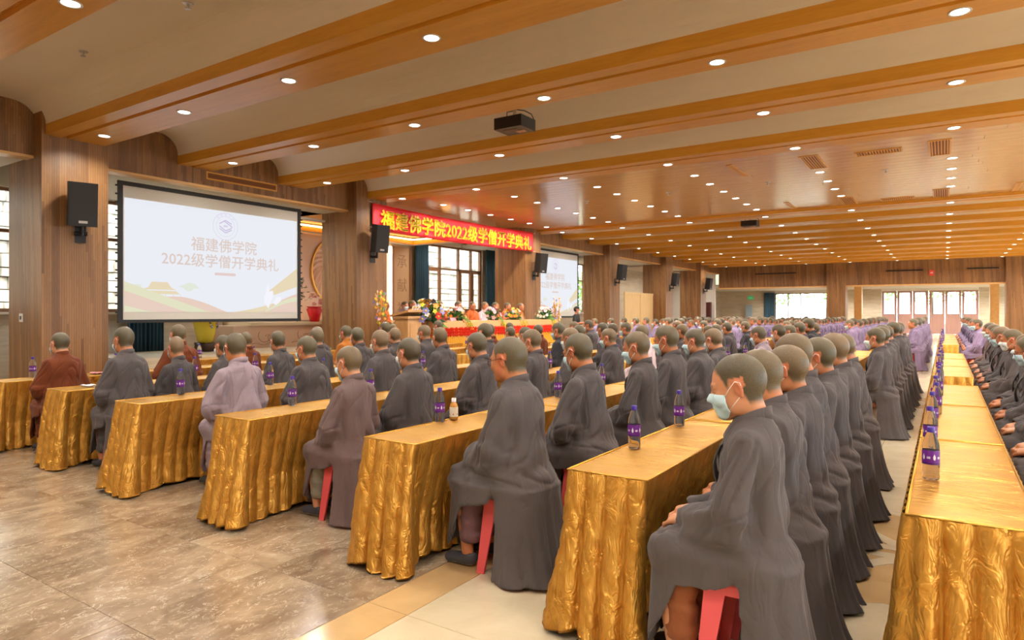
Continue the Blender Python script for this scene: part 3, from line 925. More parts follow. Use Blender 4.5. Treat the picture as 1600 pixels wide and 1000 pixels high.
# the flat glossy timber field: planks running across the hall
YF0, YF1, ZF = 12.40, 19.90, 4.42
field = MB(); field.box(-15.6, XR_, YF0, YF1, ZF + .03, ZF + .10, M['ceilwood']); field.build('ceiling_panel', ceiling)
npl = 26; pw_ = (YF1 - YF0) / npl
for k in range(npl):
    x = -12.2; y0 = YF0 + k * pw_
    cuts = [x]; x += rnd.uniform(1.5, 5)
    while x < 9.5: cuts.append(x); x += 5.5
    cuts.append(10.0)
    for a, b in zip(cuts[:-1], cuts[1:]):
        mb = MB(); hx = (b - a) / 2 - .002; hy = pw_ / 2 - .002; e = .003
        mb.add([(-hx, -hy, .028), (hx, -hy, .028), (hx, hy, .028), (-hx, hy, .028), (-hx, -hy, e), (hx, -hy, e), (hx, hy, e), (-hx, hy, e), (-hx + e, -hy + e, 0), (hx - e, -hy + e, 0), (hx - e, hy - e, 0), (-hx + e, hy - e, 0)],
               [(0, 1, 5, 4), (1, 2, 6, 5), (2, 3, 7, 6), (3, 0, 4, 7), (4, 5, 9, 8), (5, 6, 10, 9), (6, 7, 11, 10), (7, 4, 8, 11), (8, 9, 10, 11)], M['ceilwood'])
        mb.build('ceiling_plank', ceiling, ((a + b) / 2, y0 + pw_ / 2, ZF))

# ------------------------------------------------------------------ walls
COLS = [(-2.1, -1.1), (4.62, 5.62), (11.33, 12.36), (19.05, 20.08), (25.85, 26.88), (32.65, 33.68), (38.45, 39.48)]
wl = MB()
cy_ = [-6.0] + [v for c in COLS for v in c] + [43.2]
for i in range(0, len(cy_), 2):
    y0, y1 = cy_[i], cy_[i + 1]
    if abs(y0 - 12.36) < .01: continue                       # the stage bay is open to the ceiling
    top = 5.0
    wl.box(-12.55, -12.30, y0, y1, 4.04, top, M['slats'])
    wl.box(-12.56, -12.285, y0, y1, 4.00, 4.04, M['beamtrim'])
    wl.box(-15.5, -12.56, y0, y1, 4.02, 4.12, M['white'])
wall_left = tag(wl.build('wall_left'), kind='structure')
for y0, y1 in COLS:
    mb = MB(); mb.box(-13.25, -12.0, y0, y1, 0, 4.98 if y0 < 12 else 4.98, M['slats'])
    mb.build('wall_column', wall_left)
# outer wall on the stage side, with openings
WIN = [(1.0, 10.6), (17.7, 21.4), (21.9, 25.2), (28.0, 31.6)]
ow = MB()
zs0, zs1 = 1.52, 4.0
edges = [-6.0]
for a, b in WIN: edges += [a, b]
edges.append(56.0)
for i in range(0, len(edges), 2): ow.box(-15.75, -15.5, edges[i], edges[i + 1], 0, 5.0, M['wallm'])
for a, b in WIN:
    ow.box(-15.75, -15.5, a, b, 0, zs0, M['wallm']); ow.box(-15.75, -15.5, a, b, zs1, 5.0, M['white'])
wall_outer = tag(ow.build('wall_outer'), kind='structure')
nwin = [0]
def window(y0, y1, cuts, zt=3.14, casement=()):
    nwin[0] += 1
    X = -15.62; mb = MB(); f = .035
    mb.box(X - .05, X + .05, y0, y1, zs0, zs0 + .07, M['frame']); mb.box(X - .05, X + .05, y0, y1, zs1 - .07, zs1, M['frame'])
    mb.box(X - .05, X + .05, y0, y1, zt - .035, zt + .035, M['frame'])
    for c in [y0 + f] + list(cuts) + [y1 - f]: mb.box(X - .05, X + .05, c - f, c + f, zs0 + .07, zs1 - .07, M['frame'])
    w = tag(mb.build('window_%d' % nwin[0]), kind='structure')
    mb = MB(); mb.box(-15.5, -15.38, y0 - .05, y1 + .05, zs0 - .05, zs0, M['white']); mb.build('window_sill', w)
    cc = [y0] + list(cuts) + [y1]
    for a, b in zip(cc[:-1], cc[1:]):
        for z0, z1 in ((zs0 + .07, zt - .035), (zt + .035, zs1 - .07)):
            mb = MB(); mb.box(X - .006, X + .006, a + f, b - f, z0, z1, M['glass']); mb.build('window_pane', w)
    for a, b in casement:
        mb = MB(); g = .07
        for s in ((a, a + g, zs0 + .07, zt - .04), (b - g, b, zs0 + .07, zt - .04), (a + g, b - g, zs0 + .07, zs0 + .07 + g), (a + g, b - g, zt - .04 - g, zt - .04)):
            mb.box(X + .0, X + .075, *s, M['frame'])
        so = mb.build('window_sash', w)
        mb = MB(); mb.box(X + .07, X + .11, a + .02, a + .05, 2.2, 2.4, M['steel']); mb.build('window_handle', so)
    return w
window(1.0, 10.6, [2.2, 3.4, 4.6, 5.8, 7.0, 8.2, 9.4])
window(17.7, 21.4, [18.05, 18.85, 19.95, 20.75], casement=((18.12, 18.80), (20.02, 20.70), (20.80, 21.32)))
window(21.9, 25.2, [23.0, 24.1])
window(28.0, 31.6, [29.2, 30.4])
# back, right and far walls
mb = MB(); mb.box(-15.75, 10.2, -6.25, -6, 0, 5.0, M['wallm']); tag(mb.build('wall_back'), kind='structure')
mb = MB()
mb.box(10, 10.25, -6, 56, 0, 1.0, M['wallm']); mb.box(10, 10.25, -6, 56, 3.6, 5.0, M['slats'])
for k in range(12): mb.box(10, 10.25, -6 + k * 5.4, -6 + k * 5.4 + 1.6, 1.0, 3.6, M['wallm'])
tag(mb.build('wall_right'), kind='structure')
# far end: cladding over two wide openings, columns, then the lobby with its doors
mb = MB()
for x0, x1 in ((-12.3, -5.85), (-4.85, 2.68), (3.7, 10)):
    mb.box(x0, x1, 43.2, 43.5, 3.12, 5.0, M['slats']); mb.box(x0, x1, 43.15, 43.52, 3.05, 3.12, M['beamtrim'])
mb.box(-15.5, -12.55, 43.2, 43.4, 0, 5, M['white'])
wall_far = tag(mb.build('wall_far'), kind='structure')
for x0 in (-5.85, 2.68):
    mb = MB(); mb.box(x0, x0 + 1.0, 42.9, 43.9, 0, 4.98, M['slats']); mb.build('wall_column', wall_far)
for x0 in (-4.72, 2.15):
    mb = MB(); mb.box(x0, x0 + .42, 46.0, 46.6, 0, 3.25, M['beamtrim']); mb.build('pilaster', wall_far)
mb = MB(); mb.box(-2.8, -1.0, 43.14, 43.2, 3.86, 3.93, M['screenblk']); mb.box(1.0, 2.4, 43.14, 43.2, 3.86, 3.93, M['screenblk'])
mb.box(-10.0, -7.6, 43.14, 43.2, 3.92, 3.99, M['screenblk']); mb.build('air_slot', wall_far)
mb = MB(); mb.box(-15.5, 10, 43.5, 56, 3.25, 3.35, M['white']); tag(mb.build('trim_1'), kind='structure')
lb = MB()
DX0, DX1, DZ = -3.85, 1.95, 3.08
LX0, LX1 = -11.25, -7.4
lb.box(-15.5, LX0, 55.0, 55.25, 0, 3.3, M['wallm']); lb.box(LX1, DX0, 55.0, 55.25, 0, 3.3, M['wallm'])
lb.box(DX1, 10, 55.0, 55.25, 0, 3.3, M['wallm']); lb.box(LX0, LX1, 55.0, 55.25, 0, .9, M['wallm'])
lb.box(LX0, LX1, 55.0, 55.25, 3.05, 3.3, M['white']); lb.box(DX0, DX1, 55.0, 55.25, DZ, 3.3, M['white'])
wall_lobby = tag(lb.build('wall_lobby'), kind='structure')
mb = MB()
for x in (LX0 + .04, LX0 + 1.0, LX0 + 1.9, LX1 - .04): mb.box(x - .04, x + .04, 55.0, 55.12, .9, 3.05, M['frame'])
mb.box(LX0, LX1, 55.0, 55.12, .9, .98, M['frame']); mb.box(LX0, LX1, 55.0, 55.12, 2.98, 3.05, M['frame'])
w = tag(mb.build('window_5'), kind='structure')
for a, b in ((LX0 + .08, LX0 + .96), (LX0 + 1.04, LX0 + 1.86), (LX0 + 1.94, LX1 - .08)):
    q = MB(); q.box(a, b, 55.05, 55.06, .98, 2.98, M['glass']); q.build('window_pane', w)
lw = (DX1 - DX0) / 6
for k in range(6):
    x0 = DX0 + k * lw + (.01 if k != 3 else .035); x1 = DX0 + (k + 1) * lw - .01
    mb = MB(); z = .01
    mb.box(x0, x0 + .16, 55.02, 55.08, z, DZ, M['doorw']); mb.box(x1 - .16, x1, 55.02, 55.08, z, DZ, M['doorw'])
    mb.box(x0 + .16, x1 - .16, 55.02, 55.08, DZ - .14, DZ, M['doorw']); mb.box(x0 + .16, x1 - .16, 55.02, 55.08, z, 1.45, M['doorw'])
    d = tag(mb.build('door_%d' % (k + 1)), kind='structure')
    q = MB(); q.box(x0 + .16, x1 - .16, 55.045, 55.055, 1.45, DZ - .14, M['glass']); q.build('door_pane', d)
    hx = x1 - .09 if k % 2 == 0 else x0 + .09
    q = MB(); q.tube([(hx, 55.01, 1.0), (hx, 54.95, 1.02), (hx, 54.95, 1.48), (hx, 55.01, 1.5)], .015, 6, M['steel']); q.build('door_handle', d)
mb = MB(); mb.box(-13.4, -12.9, 54.6, 54.66, 0, 2.15, plain('grey door', S2L((.50, .56, .60)), .5))
d = tag(mb.build('door_7'), kind='structure'); q = MB(); q.box(-13.0, -12.95, 54.5, 54.6, 1.0, 1.12, M['steel']); q.build('door_handle', d)
mb = MB(); mb.box(-13.6, -12.75, 42.9, 43.15, 0, 2.2, plain('dark red door', S2L((.30, .10, .08)), .4))
d = tag(mb.build('door_8'), kind='structure'); q = MB(); q.box(-12.9, -12.83, 42.8, 42.9, 1.0, 1.12, M['steel']); q.build('door_handle', d)
# ------------------------------------------------------------------ outside
mb = MB(); mb.box(-60, 60, -20, 120, -.6, -.26, plain('outside paving', S2L((.62, .60, .55)), .9)); tag(mb.build('ground'), kind='structure')
stone_m = NT('retaining wall stone')
stone_m = stone_m.set(Base_Color=stone_m.ramp(stone_m.noise(stone_m.coord(), 2.2, 4, .6), [(.3, S2L((.58, .55, .50))), (.7, S2L((.82, .79, .72)))]), Roughness=.9)
ret = MB(); z = 0.0
ret.box(-20.2, -19.42, -10, 34, -.3, 5.4, plain('mortar', S2L((.45, .43, .38)), .9))
rt = tag(ret.build('retaining_wall'), 'sunlit retaining wall of rough stone blocks outside the left windows', 'wall')
ret = MB(); zz = -.25; r2 = random.Random(5)
while zz < 5.3:
    h = r2.uniform(.22, .36); y = -10 + r2.uniform(0, .5)
    while y < 33.5:
        w = r2.uniform(.35, .85); p = r2.uniform(0, .10)
        ret.box(-19.42, -19.36 + p, y + .02, y + w - .02, zz + .015, zz + h - .015, stone_m); y += w
    zz += h
tag(ret.build('stone_courses', rt), kind='stuff')
leafA = plain('leaf green', S2L((.42, .58, .26)), .6); leafB = plain('leaf light', S2L((.60, .74, .38)), .6); bark = plain('bark', S2L((.34, .28, .22)), .9)
def foliage(n, rx, ry, rz, seed, size=.16):
    r = random.Random(seed); mb = MB()
    for i in range(n):
        while True:
            p = Vector((r.uniform(-1, 1), r.uniform(-1, 1), r.uniform(-1, 1)))
            if .35 < p.length < 1: break
        p = Vector((p.x * rx, p.y * ry, p.z * rz))
        a = Vector((r.uniform(-1, 1), r.uniform(-1, 1), r.uniform(-.4, 1))).normalized(); b = a.orthogonal().normalized(); s = size * r.uniform(.6, 1.3)
        c = a.cross(b)
        mb.add([p - b * s, p + c * s * .45, p + b * s, p - c * s * .45 + a * s * .1], [(0, 1, 2, 3)], leafA if r.random() < .6 else leafB)
    return mb
def tree(x, y, h, lab, seed):
    mb = MB(); mb.tube([(0, 0, -.26), (.05, 0, h * .3), (0, .05, h * .6)], [.16, .13, .07], 8, bark)
    t = mb.build('tree', None, (x, y, 0)); tag(t, lab, 'tree', 'trees outside the glass')
    f = foliage(1500, h * .42, h * .42, h * .36, seed).build('tree_crown', t, (0, 0, h * .66), fix=False); return t
tl = ['leafy green tree outside the far-end window, left one', 'leafy green tree outside the far-end window, right one', 'leafy tree outside the glazed entrance doors, left one', 'leafy tree outside the glazed entrance doors, middle one',
      'leafy tree outside the glazed entrance doors, right one', 'green tree beyond the window next to the small far screen']
for i, (x, y, h) in enumerate(((-13, 63, 6), (-9, 66, 7), (-5.5, 70, 7), (-1.0, 72, 7.5), (3.5, 70, 7), (-18.2, 36.8, 4.2))): tree(x, y, h, tl[i], i + 3)

# ------------------------------------------------------------------ curtains
def curtain(name_lab, x, y0, y1, z0, z1, along='y', n=9):
    V = []; F = []; m = n * 8; H = 8
    for i in range(m + 1):
        u = i / m; a = .05 * math.sin(u * n * 2 * PI) + .02 * math.sin(u * n * 5)
        for j in range(H + 1):
            zz = z0 + (z1 - z0) * j / H; pos = y0 + (y1 - y0) * u; k = a * (1 - .3 * j / H)
            V.append((x + k, pos, zz) if along == 'y' else (pos, x + k, zz))
    for i in range(m):
        for j in range(H): F.append((i * (H + 1) + j, (i + 1) * (H + 1) + j, (i + 1) * (H + 1) + j + 1, i * (H + 1) + j + 1))
    me = mesh('curtain', V, F, M['curtain'], True); o = link('curtain', me)
    md = o.modifiers.new('thick', 'SOLIDIFY'); md.thickness = .006
    return tag(o, name_lab, 'curtain', 'teal curtains')
curtain('dark teal curtain gathered on the left of the stage window', -15.30, 17.15, 17.85, .62, 4.05)
curtain('dark teal curtain gathered on the right of the stage window', -15.30, 21.35, 22.2, .62, 4.05)
curtain('teal curtain hanging under the left end of the large projection screen', -15.25, 7.55, 8.35, .62, 4.0)
curtain('teal curtain hanging under the small far projection screen', -15.25, 25.3, 26.4, .02, 4.0)
curtain('teal curtain tied beside the bright far-end window', 54.7, -12.0, -11.2, .05, 3.1, 'x', 6)

# ------------------------------------------------------------------ stage, altar
mb = MB(); mb.box(-15.5, -12.9, 6.4, 12.4, 0, .62, M['wallm']); mb.box(-15.5, -10.55, 12.36, 20.4, 0, .5, M['wallm']); mb.box(-15.5, -12.9, 12.4, 17.0, .5, .62, M['wallm'])
mb.box(-12.9, -12.55, 6.6, 11.2, 0, .3, M['cream'])
tag(mb.build('stage_platform'), kind='structure')
stonepink = plain('carved pink marble', S2L((.84, .70, .58)), .4)
alt = empty('altar', (-14.9, 13.2, .62)); tag(alt, 'pale carved marble altar below the radiating disc relief', 'altar')
mb = MB(); mb.box(-.5, .5, -3.6, 2.9, 0, .56, stonepink); mb.build('base', alt)
mb = MB(); mb.box(-.55, .62, -3.2, 2.95, .56, .64, plain('altar top', S2L((.88, .80, .66)), .35)); mb.build('altar_top', alt)
vein = plain('carved groove', S2L((.70, .55, .44)), .5)
for cyc in (-2.6, -1.4, -.1, 1.2):
    mb = MB()
    for s in (1, -1):
        mb.tube([(.505, cyc + s * (.08 + .26 * t * math.cos(t * 7)) + .0, .28 + .20 * t * math.sin(t * 7)) for t in [k / 14 for k in range(15)]], .008, 4, vein)
    mb.tube([(.505, cyc - .5 + k * .1, .10 + .03 * math.sin(k * 1.4)) for k in range(11)], .008, 4, vein)
    mb.build('carved_cloud', alt)
rel = empty('altar_relief', (-15.475, 13.85, 2.74)); tag(rel, 'round sunburst relief with curved rays and gold centre disc behind the altar', 'wall relief')
mb = MB(); mb.box(-.02, .02, -2.45, 2.1, -1.45, 1.22, plain('pink cream stone', S2L((.90, .78, .68)), .5)); mb.build('backing_slab', rel)
goldleaf = plain('gold leaf', S2L((.86, .66, .32)), .35, .6)
def ring(r0, r1, x0, x1, mat, n=48):
    mb = MB(); V = []
    for k in range(n):
        t = 2 * PI * k / n
        for r, x in ((r0, x0), (r1, x0), (r1, x1), (r0, x1)): V.append((x, r * math.cos(t), r * math.sin(t)))
    F = [(k * 4 + a, k * 4 + (a + 1) % 4, ((k + 1) % n) * 4 + (a + 1) % 4, ((k + 1) % n) * 4 + a) for k in range(n) for a in range(4)]
    mb.add(V, F, mat, False); return mb
ring(1.04, 1.09, .02, .10, goldleaf).build('gold_ring', rel)
mb = MB(); mb.cyl((.02, 0, 0), (.09, 0, 0), .42, .40, 40, goldleaf); mb.build('centre_disc', rel)
ray = MB(); pts = []
for s in (-1, 1):
    col_ = []
    for k in range(9):
        u = k / 8; r = .43 + .60 * u; t = .55 * u ** 1.3 + s * (.035 + .035 * u)
        col_.append((r * math.cos(t), r * math.sin(t)))
    pts.append(col_)
V = []
for k in range(9):
    (a, b), (c, d) = pts[0][k], pts[1][k]
    V += [(.02, a, b), (.085, (a + c) / 2, (b + d) / 2), (.02, c, d)]
F = []
for k in range(8): F += [(k * 3, k * 3 + 1, k * 3 + 4, k * 3 + 3), (k * 3 + 1, k * 3 + 2, k * 3 + 5, k * 3 + 4)]
F += [(0, 2, 1), (24, 25, 26)]
ray.add(V, F, plain('pale ray stone', S2L((.93, .82, .72)), .45), False)
r0 = ray.build('ray', rel)
for k in range(1, 30):
    c = r0.copy(); COL.objects.link(c); c.parent = rel; c.rotation_euler = (2 * PI * k / 30, 0, 0)
# light cove over the altar
cv = MB(); zc = 3.80
x0, x1, y0, y1 = -14.9, -13.25, 8.2, 16.6
cv.box(x0, x1, y0, y1, zc + .22, zc + .26, plain('cove ceiling', S2L((.92, .72, .48)), .6))
for q in ((x0 - .35, x0, y0 - .3, y1 + .35), (x1, x1 + .12, y0 - .3, y1 + .35), (x0, x1, y1, y1 + .35), (x0, x1, y0 - .3, y0)): cv.box(*q, zc, zc + .05, M['white'])
cove = tag(cv.build('trim_2'), kind='structure')
for nm, q in (('cove_frame', (x0 - .02, x0 + .02, y0, y1)), ('cove_frame', (x0, x1, y1 - .02, y1 + .02)), ('cove_frame', (x0, x1, y0 - .02, y0 + .02))):
    b = MB(); b.box(*q, zc - .01, zc + .10, M['beam']); b.build(nm, cove)
for q in ((x0 + .05, x0 + .09, y0 + .1, y1 - .1), (x0 + .1, x1, y1 - .10, y1 - .06), (x0 + .1, x1, y0 + .05, y0 + .09)):
    b = MB(); b.box(*q, zc + .12, zc + .16, M['led']); b.build('strip_light', cove)
b = MB(); b.box(-15.46, -15.40, 16.02, 16.12, 1.0, 3.72, M['ledw']); b.build('strip_light', cove)
M['engr'] = plain('engraved stroke', S2L((.58, .45, .32)), .6)
# calligraphy panel right of the altar
pn = empty('calligraphy_panel', (-15.46, 16.65, .7)); tag(pn, 'tall framed stone panel with carved vertical calligraphy left of the stage window', 'panel')
mb = MB(); mb.box(-.02, .02, -.48, .48, 0, 3.05, plain('tan stone', S2L((.72, .58, .42)), .5)); mb.build('stone_slab', pn)
mb = MB()
for q in ((-.5, -.42), (.36, .42)): mb.box(.02, .045, q[0], q[1], 0, 3.05, M['frame'])
mb.build('side_moulding', pn)

# ------------------------------------------------------------------ text
def text_obj(s, name, size, mat, parent, loc, width=None, depth=.002, bold=0.0, rz=PI / 2):
    cu = bpy.data.curves.new(name, 'FONT'); cu.body = s; cu.size = size; cu.extrude = depth; cu.align_x = 'CENTER'; cu.align_y = 'CENTER'; cu.resolution_u = 2
    o = bpy.data.objects.new(name, cu); COL.objects.link(o)
    bpy.context.view_layer.update()
    dg = bpy.context.evaluated_depsgraph_get(); me = bpy.data.meshes.new_from_object(o.evaluated_get(dg), depsgraph=dg)
    bpy.data.objects.remove(o); bpy.data.curves.remove(cu)
    n = len(me.vertices)
    if n:
        co = np.empty(n * 3, np.float32); me.vertices.foreach_get('co', co); co = co.reshape(-1, 3)
        w = co[:, 0].max() - co[:, 0].min(); co[:, 0] -= (co[:, 0].max() + co[:, 0].min()) / 2; co[:, 1] -= (co[:, 1].max() + co[:, 1].min()) / 2
        if width: co[:, 0] *= width / w
        me.vertices.foreach_set('co', co.ravel())
    if bold and n:
        bm = bmesh.new(); bm.from_mesh(me); src = bm.verts[:] + bm.edges[:] + bm.faces[:]
        for dx, dy in ((bold, 0), (-bold, 0), (0, bold), (0, -bold)):
            nv_ = [g for g in bmesh.ops.duplicate(bm, geom=src)['geom'] if isinstance(g, bmesh.types.BMVert)]
            bmesh.ops.translate(bm, vec=(dx, dy, .0002 * (1 + (dx != 0))), verts=nv_)
        bm.to_mesh(me); bm.free()
    me.materials.clear(); me.materials.append(mat)
    t = bpy.data.objects.new(name, me); COL.objects.link(t); t.parent = parent; t.location = loc; t.rotation_euler = (PI / 2, 0, rz)
    return t
for ch, z in (('承', 2.55), ('献', 1.75), ('福', .95)): text_obj(ch, 'carved_character', .50, M['engr'], pn, (.022, 0, z))

# red banner across the stage opening
red = NT('red banner cloth')
red.bump(red.noise(red.coord((1, .6, 2.5)), 2.5, 3, .5, 1), .3, .03)
red = red.set(Base_Color=S2L((.93, .16, .22)), Roughness=.55)
ban = empty('banner', (-11.93, 15.64, 3.94)); tag(ban, 'long red banner with yellow Chinese lettering hung between two columns above the stage', 'banner')
V = []; F = []; nu, nv = 80, 8
for i in range(nu + 1):
    u = i / nu * 2 - 1
    for j in range(nv + 1):
        v = j / nv; sag = -.05 * (1 - u * u)
        V.append((.007 * math.sin(u * 23) * (1 - v) + .012 * math.sin(u * 9 + v * 2), u * 3.84, -.33 + .66 * v + sag + .02 * u))
for i in range(nu):
    for j in range(nv): F.append((i * (nv + 1) + j, (i + 1) * (nv + 1) + j, (i + 1) * (nv + 1) + j + 1, i * (nv + 1) + j + 1))
bo = link('banner_cloth', mesh('banner_cloth', V, F, red, True), None, ban); md = bo.modifiers.new('t', 'SOLIDIFY'); md.thickness = .004
yel = plain('yellow print', S2L((.98, .80, .12)), .5)
text_obj('福建佛学院2022级学僧开学典礼', 'banner_lettering', .50, yel, ban, (.052, 0, -.06), 7.2, .003, .011)
mb = MB()
for s in (-1, 1):
    mb.tube([(0, s * 3.84, .32), (-.03, s * 4.0, .34)], .006, 4, M['loop']); mb.tube([(0, s * 3.84, -.3), (-.03, s * 4.0, -.3)], .006, 4, M['loop'])
tag(mb.build('tie_cord', ban), kind='stuff')

# ------------------------------------------------------------------ projection screens
def poly(mb, pts, x, mat):
    mb.add([(x, p[0], p[1]) for p in pts], [tuple(range(len(pts)))], mat)
def pscreen(y0, lab, W=3.98, z1=3.91, z0=1.345):
    H = z1 - z0
    r = empty('projection_screen', (-12.62, y0, z0)); tag(r, lab, 'projection screen')
    b = MB(); b.box(-.02, .02, -.05, W + .05, H - .06, H + .02, M['screenblk']); b.box(-.02, .02, -.05, W + .05, -.03, .03, M['screenblk']); b.box(-.012, .012, -.05, .04, .03, H - .06, M['screenblk']); b.box(-.012, .012, W - .04, W + .05, .03, H - .06, M['screenblk'])
    b.build('screen_border', r)
    b = MB()
    for k in range(16):
        for yy in (-.07, W + .07): b.box(-.01, .01, yy - .02, yy + .02, .15 + k * .155, .18 + k * .155, M['screenblk'])
    tag(b.build('tension_tab', r), kind='stuff')
    b = MB(); b.box(-.006, .004, .04, W - .04, .03, H - .06, plain('matt screen cloth', S2L((.80, .78, .74)), .9)); b.build('screen_cloth', r)
    pic = MB(); a0, a1, b0, b1 = .06, W - .06, .17, H - .28
    poly(pic, [(a0, b0), (a1, b0), (a1, b1), (a0, b1)], .006, SM['bg']); po = pic.build('projected_picture', r)
    X = lambda u: a0 + (a1 - a0) * u
    Z = lambda v: b0 + (b1 - b0) * v
    def wave(top, bot, x, mat, nm='wave_band'):
        n = len(top); q = MB()
        for i in range(n - 1):
            q.add([(x, X(top[i][0]), Z(top[i][1])), (x, X(top[i + 1][0]), Z(top[i + 1][1])), (x, X(bot[i + 1][0]), Z(bot[i + 1][1])), (x, X(bot[i][0]), Z(bot[i][1]))], [(0, 1, 2, 3)], mat)
        q.build(nm, po)
    L = lambda f: [(k / 24, f(k / 24)) for k in range(25)]
    zero = L(lambda u: 0.0)
    cl = lambda f: (lambda u: max(0.0, f(u)))
    wave(L(cl(lambda u: .145 - 1.1 * (u - .24) ** 2 - (.22 * (u - .3) if u > .3 else 0))), zero, .0072, SM['peach'])
    wave(L(cl(lambda u: .27 - .62 * u if u < .5 else 0)), zero, .0080, SM['sage'])
    wave(L(cl(lambda u: .19 - .62 * u)), zero, .0088, SM['peach'])
    wave(L(cl(lambda u: .06 - .45 * u)), zero, .0094, SM['sage'])
    wave(L(cl(lambda u: .42 * (u - .55) ** 1.5 * 1.5 + .0 if u > .55 else 0)), zero, .0072, SM['sand'])
    wave([(.80 + .2 * k / 10, .22 + .26 * (k / 10)) for k in range(11)], [(.80 + .2 * k / 10, .16 + .12 * (k / 10)) for k in range(11)], .0078, SM['sand'])
    wave(L(cl(lambda u: 1.2 * (u - .76) - 1.5 * (u - .76) ** 2 if u > .76 else 0)), zero, .0086, SM['peach'])
    wave([(.78 + .22 * k / 10, .02 + .15 * math.sin(k / 10 * 1.4)) for k in range(11)], [(.78 + .22 * k / 10, -.0 + .12 * math.sin(k / 10 * 1.4)) for k in range(11)], .0092, SM['sage'])
    q = MB(); c = .165
    poly(q, [(X(c - .085), Z(.205)), (X(c - .05), Z(.225)), (X(c - .035), Z(.275)), (X(c + .045), Z(.275)), (X(c + .065), Z(.225)), (X(c + .09), Z(.205))], .0076, SM['sand'])
    poly(q, [(X(c - .10), Z(.165)), (X(c - .085), Z(.195)), (X(c + .09), Z(.195)), (X(c + .11), Z(.165))], .0076, SM['sand'])
    for k in range(6): poly(q, [(X(c - .08 + k * .038), Z(.08)), (X(c - .077 + k * .038), Z(.08)), (X(c - .077 + k * .038), Z(.165)), (X(c - .08 + k * .038), Z(.165))], .0070, SM['sand'])
    q.build('palace_drawing', po)
    q = MB()
    poly(q, [(X(.265), Z(.235)), (X(.30), Z(.265)), (X(.33), Z(.28)), (X(.36), Z(.262)), (X(.38), Z(.225)), (X(.35), Z(.225)), (X(.33), Z(.195)), (X(.305), Z(.205)), (X(.29), Z(.23))], .0076, SM['mint'])
    poly(q, [(X(.02), Z(.20)), (X(.045), Z(.245)), (X(.08), Z(.25)), (X(.08), Z(.20)), (X(.05), Z(.18))], .0072, SM['mint']); tag(q.build('cloud_drawing', po), kind='stuff')
    q = MB()
    poly(q, [(X(.775), Z(.10)), (X(.77), Z(.16)), (X(.785), Z(.22)), (X(.79), Z(.27)), (X(.80), Z(.31)), (X(.805), Z(.22)), (X(.83), Z(.23)), (X(.835), Z(.18)), (X(.82), Z(.12)), (X(.80), Z(.04))], .0098, SM['white'])
    poly(q, [(X(.83), Z(.10)), (X(.86), Z(.17)), (X(.89), Z(.16)), (X(.885), Z(.12)), (X(.85), Z(.075))], .0098, SM['white']); q.build('dove_drawing', po)
    q = MB(); n = 10; ww, hh = .058, .016
    P = [(X(.528 + ww * s) + .02 * math.cos(t + (0 if s > 0 else PI)), Z(.375) + .028 * math.sin(t + (0 if s > 0 else PI))) for s in (1, -1) for t in [-PI / 2 + PI * k / n for k in range(n + 1)]]
    poly(q, P, .0076, SM['rose']); q.build('title_bar', po)
    # round emblem: pale ring, hexagonal folded lines
    em = MB(); cx, cz = X(.530), Z(.85); R1 = .29
    for r0_, r1_ in ((.275, .29), (.205, .215)):
        for k in range(36):
            t0, t1 = 2 * PI * k / 36, 2 * PI * (k + 1) / 36
            em.add([(.0076, cx + r * math.cos(t), cz + r * math.sin(t)) for r, t in ((r0_, t0), (r1_, t0), (r1_, t1), (r0_, t1))], [(0, 1, 2, 3)], SM['lil'])
    def ln(p, q_, w=.010):
        p = Vector((p[0], p[1])); q_ = Vector((q_[0], q_[1])); d = (q_ - p).normalized(); nn = Vector((-d.y, d.x)) * w
        em.add([(.0078, cx + v.x, cz + v.y) for v in (p - nn, q_ - nn, q_ + nn, p + nn)], [(0, 1, 2, 3)], SM['pur'])
    for a in ([(-.14, .05), (0, .13), (.14, .06)], [(-.03, .11), (.14, .01), (.14, -.02), (0, -.09), (-.14, .0)], [(-.14, -.05), (0, -.135), (.14, -.06)]):
        for p, q_ in zip(a[:-1], a[1:]): ln(p, q_)
    for k in range(5): ln((-.04 + k * .02, -.01), (-.04 + k * .02, .02 + .01 * (k % 2)), .006)
    em.build('emblem', po)
    for i, ch in enumerate('福建佛学院'):
        t = 2.35 - i * .39
        text_obj(ch, 'emblem_lettering', .055, SM['lil'], po, (.0078, cx + .245 * math.cos(t), cz + .245 * math.sin(t)), None, .0003)
    text_obj('福建佛学院', 'title_lettering', .30, SM['rose2'], po, (.0078, X(.528), Z(.655)), 1.50, .0003, .003)
    text_obj('2022级学僧开学典礼', 'title_lettering', .29, SM['rose2'], po, (.0078, X(.525), Z(.50)), 2.66, .0003, .003)
    return r
SM = {k: emis('projected ' + k, c, 1.0) for k, c in dict(bg=(.915, .925, .955), peach=(.90, .80, .74), sage=(.88, .88, .76), sand=(.90, .84, .71), mint=(.88, .90, .85), white=(.95, .95, .98), rose=(.88, .79, .78), rose2=(.86, .79, .76), lil=(.87, .85, .93), pur=(.78, .72, .86)).items()}
pscreen(6.12, 'large white projection screen hanging at left between the first two wood-clad columns')
pscreen(20.12, 'smaller-looking projection screen hanging beyond the red banner, partly hidden by a column')

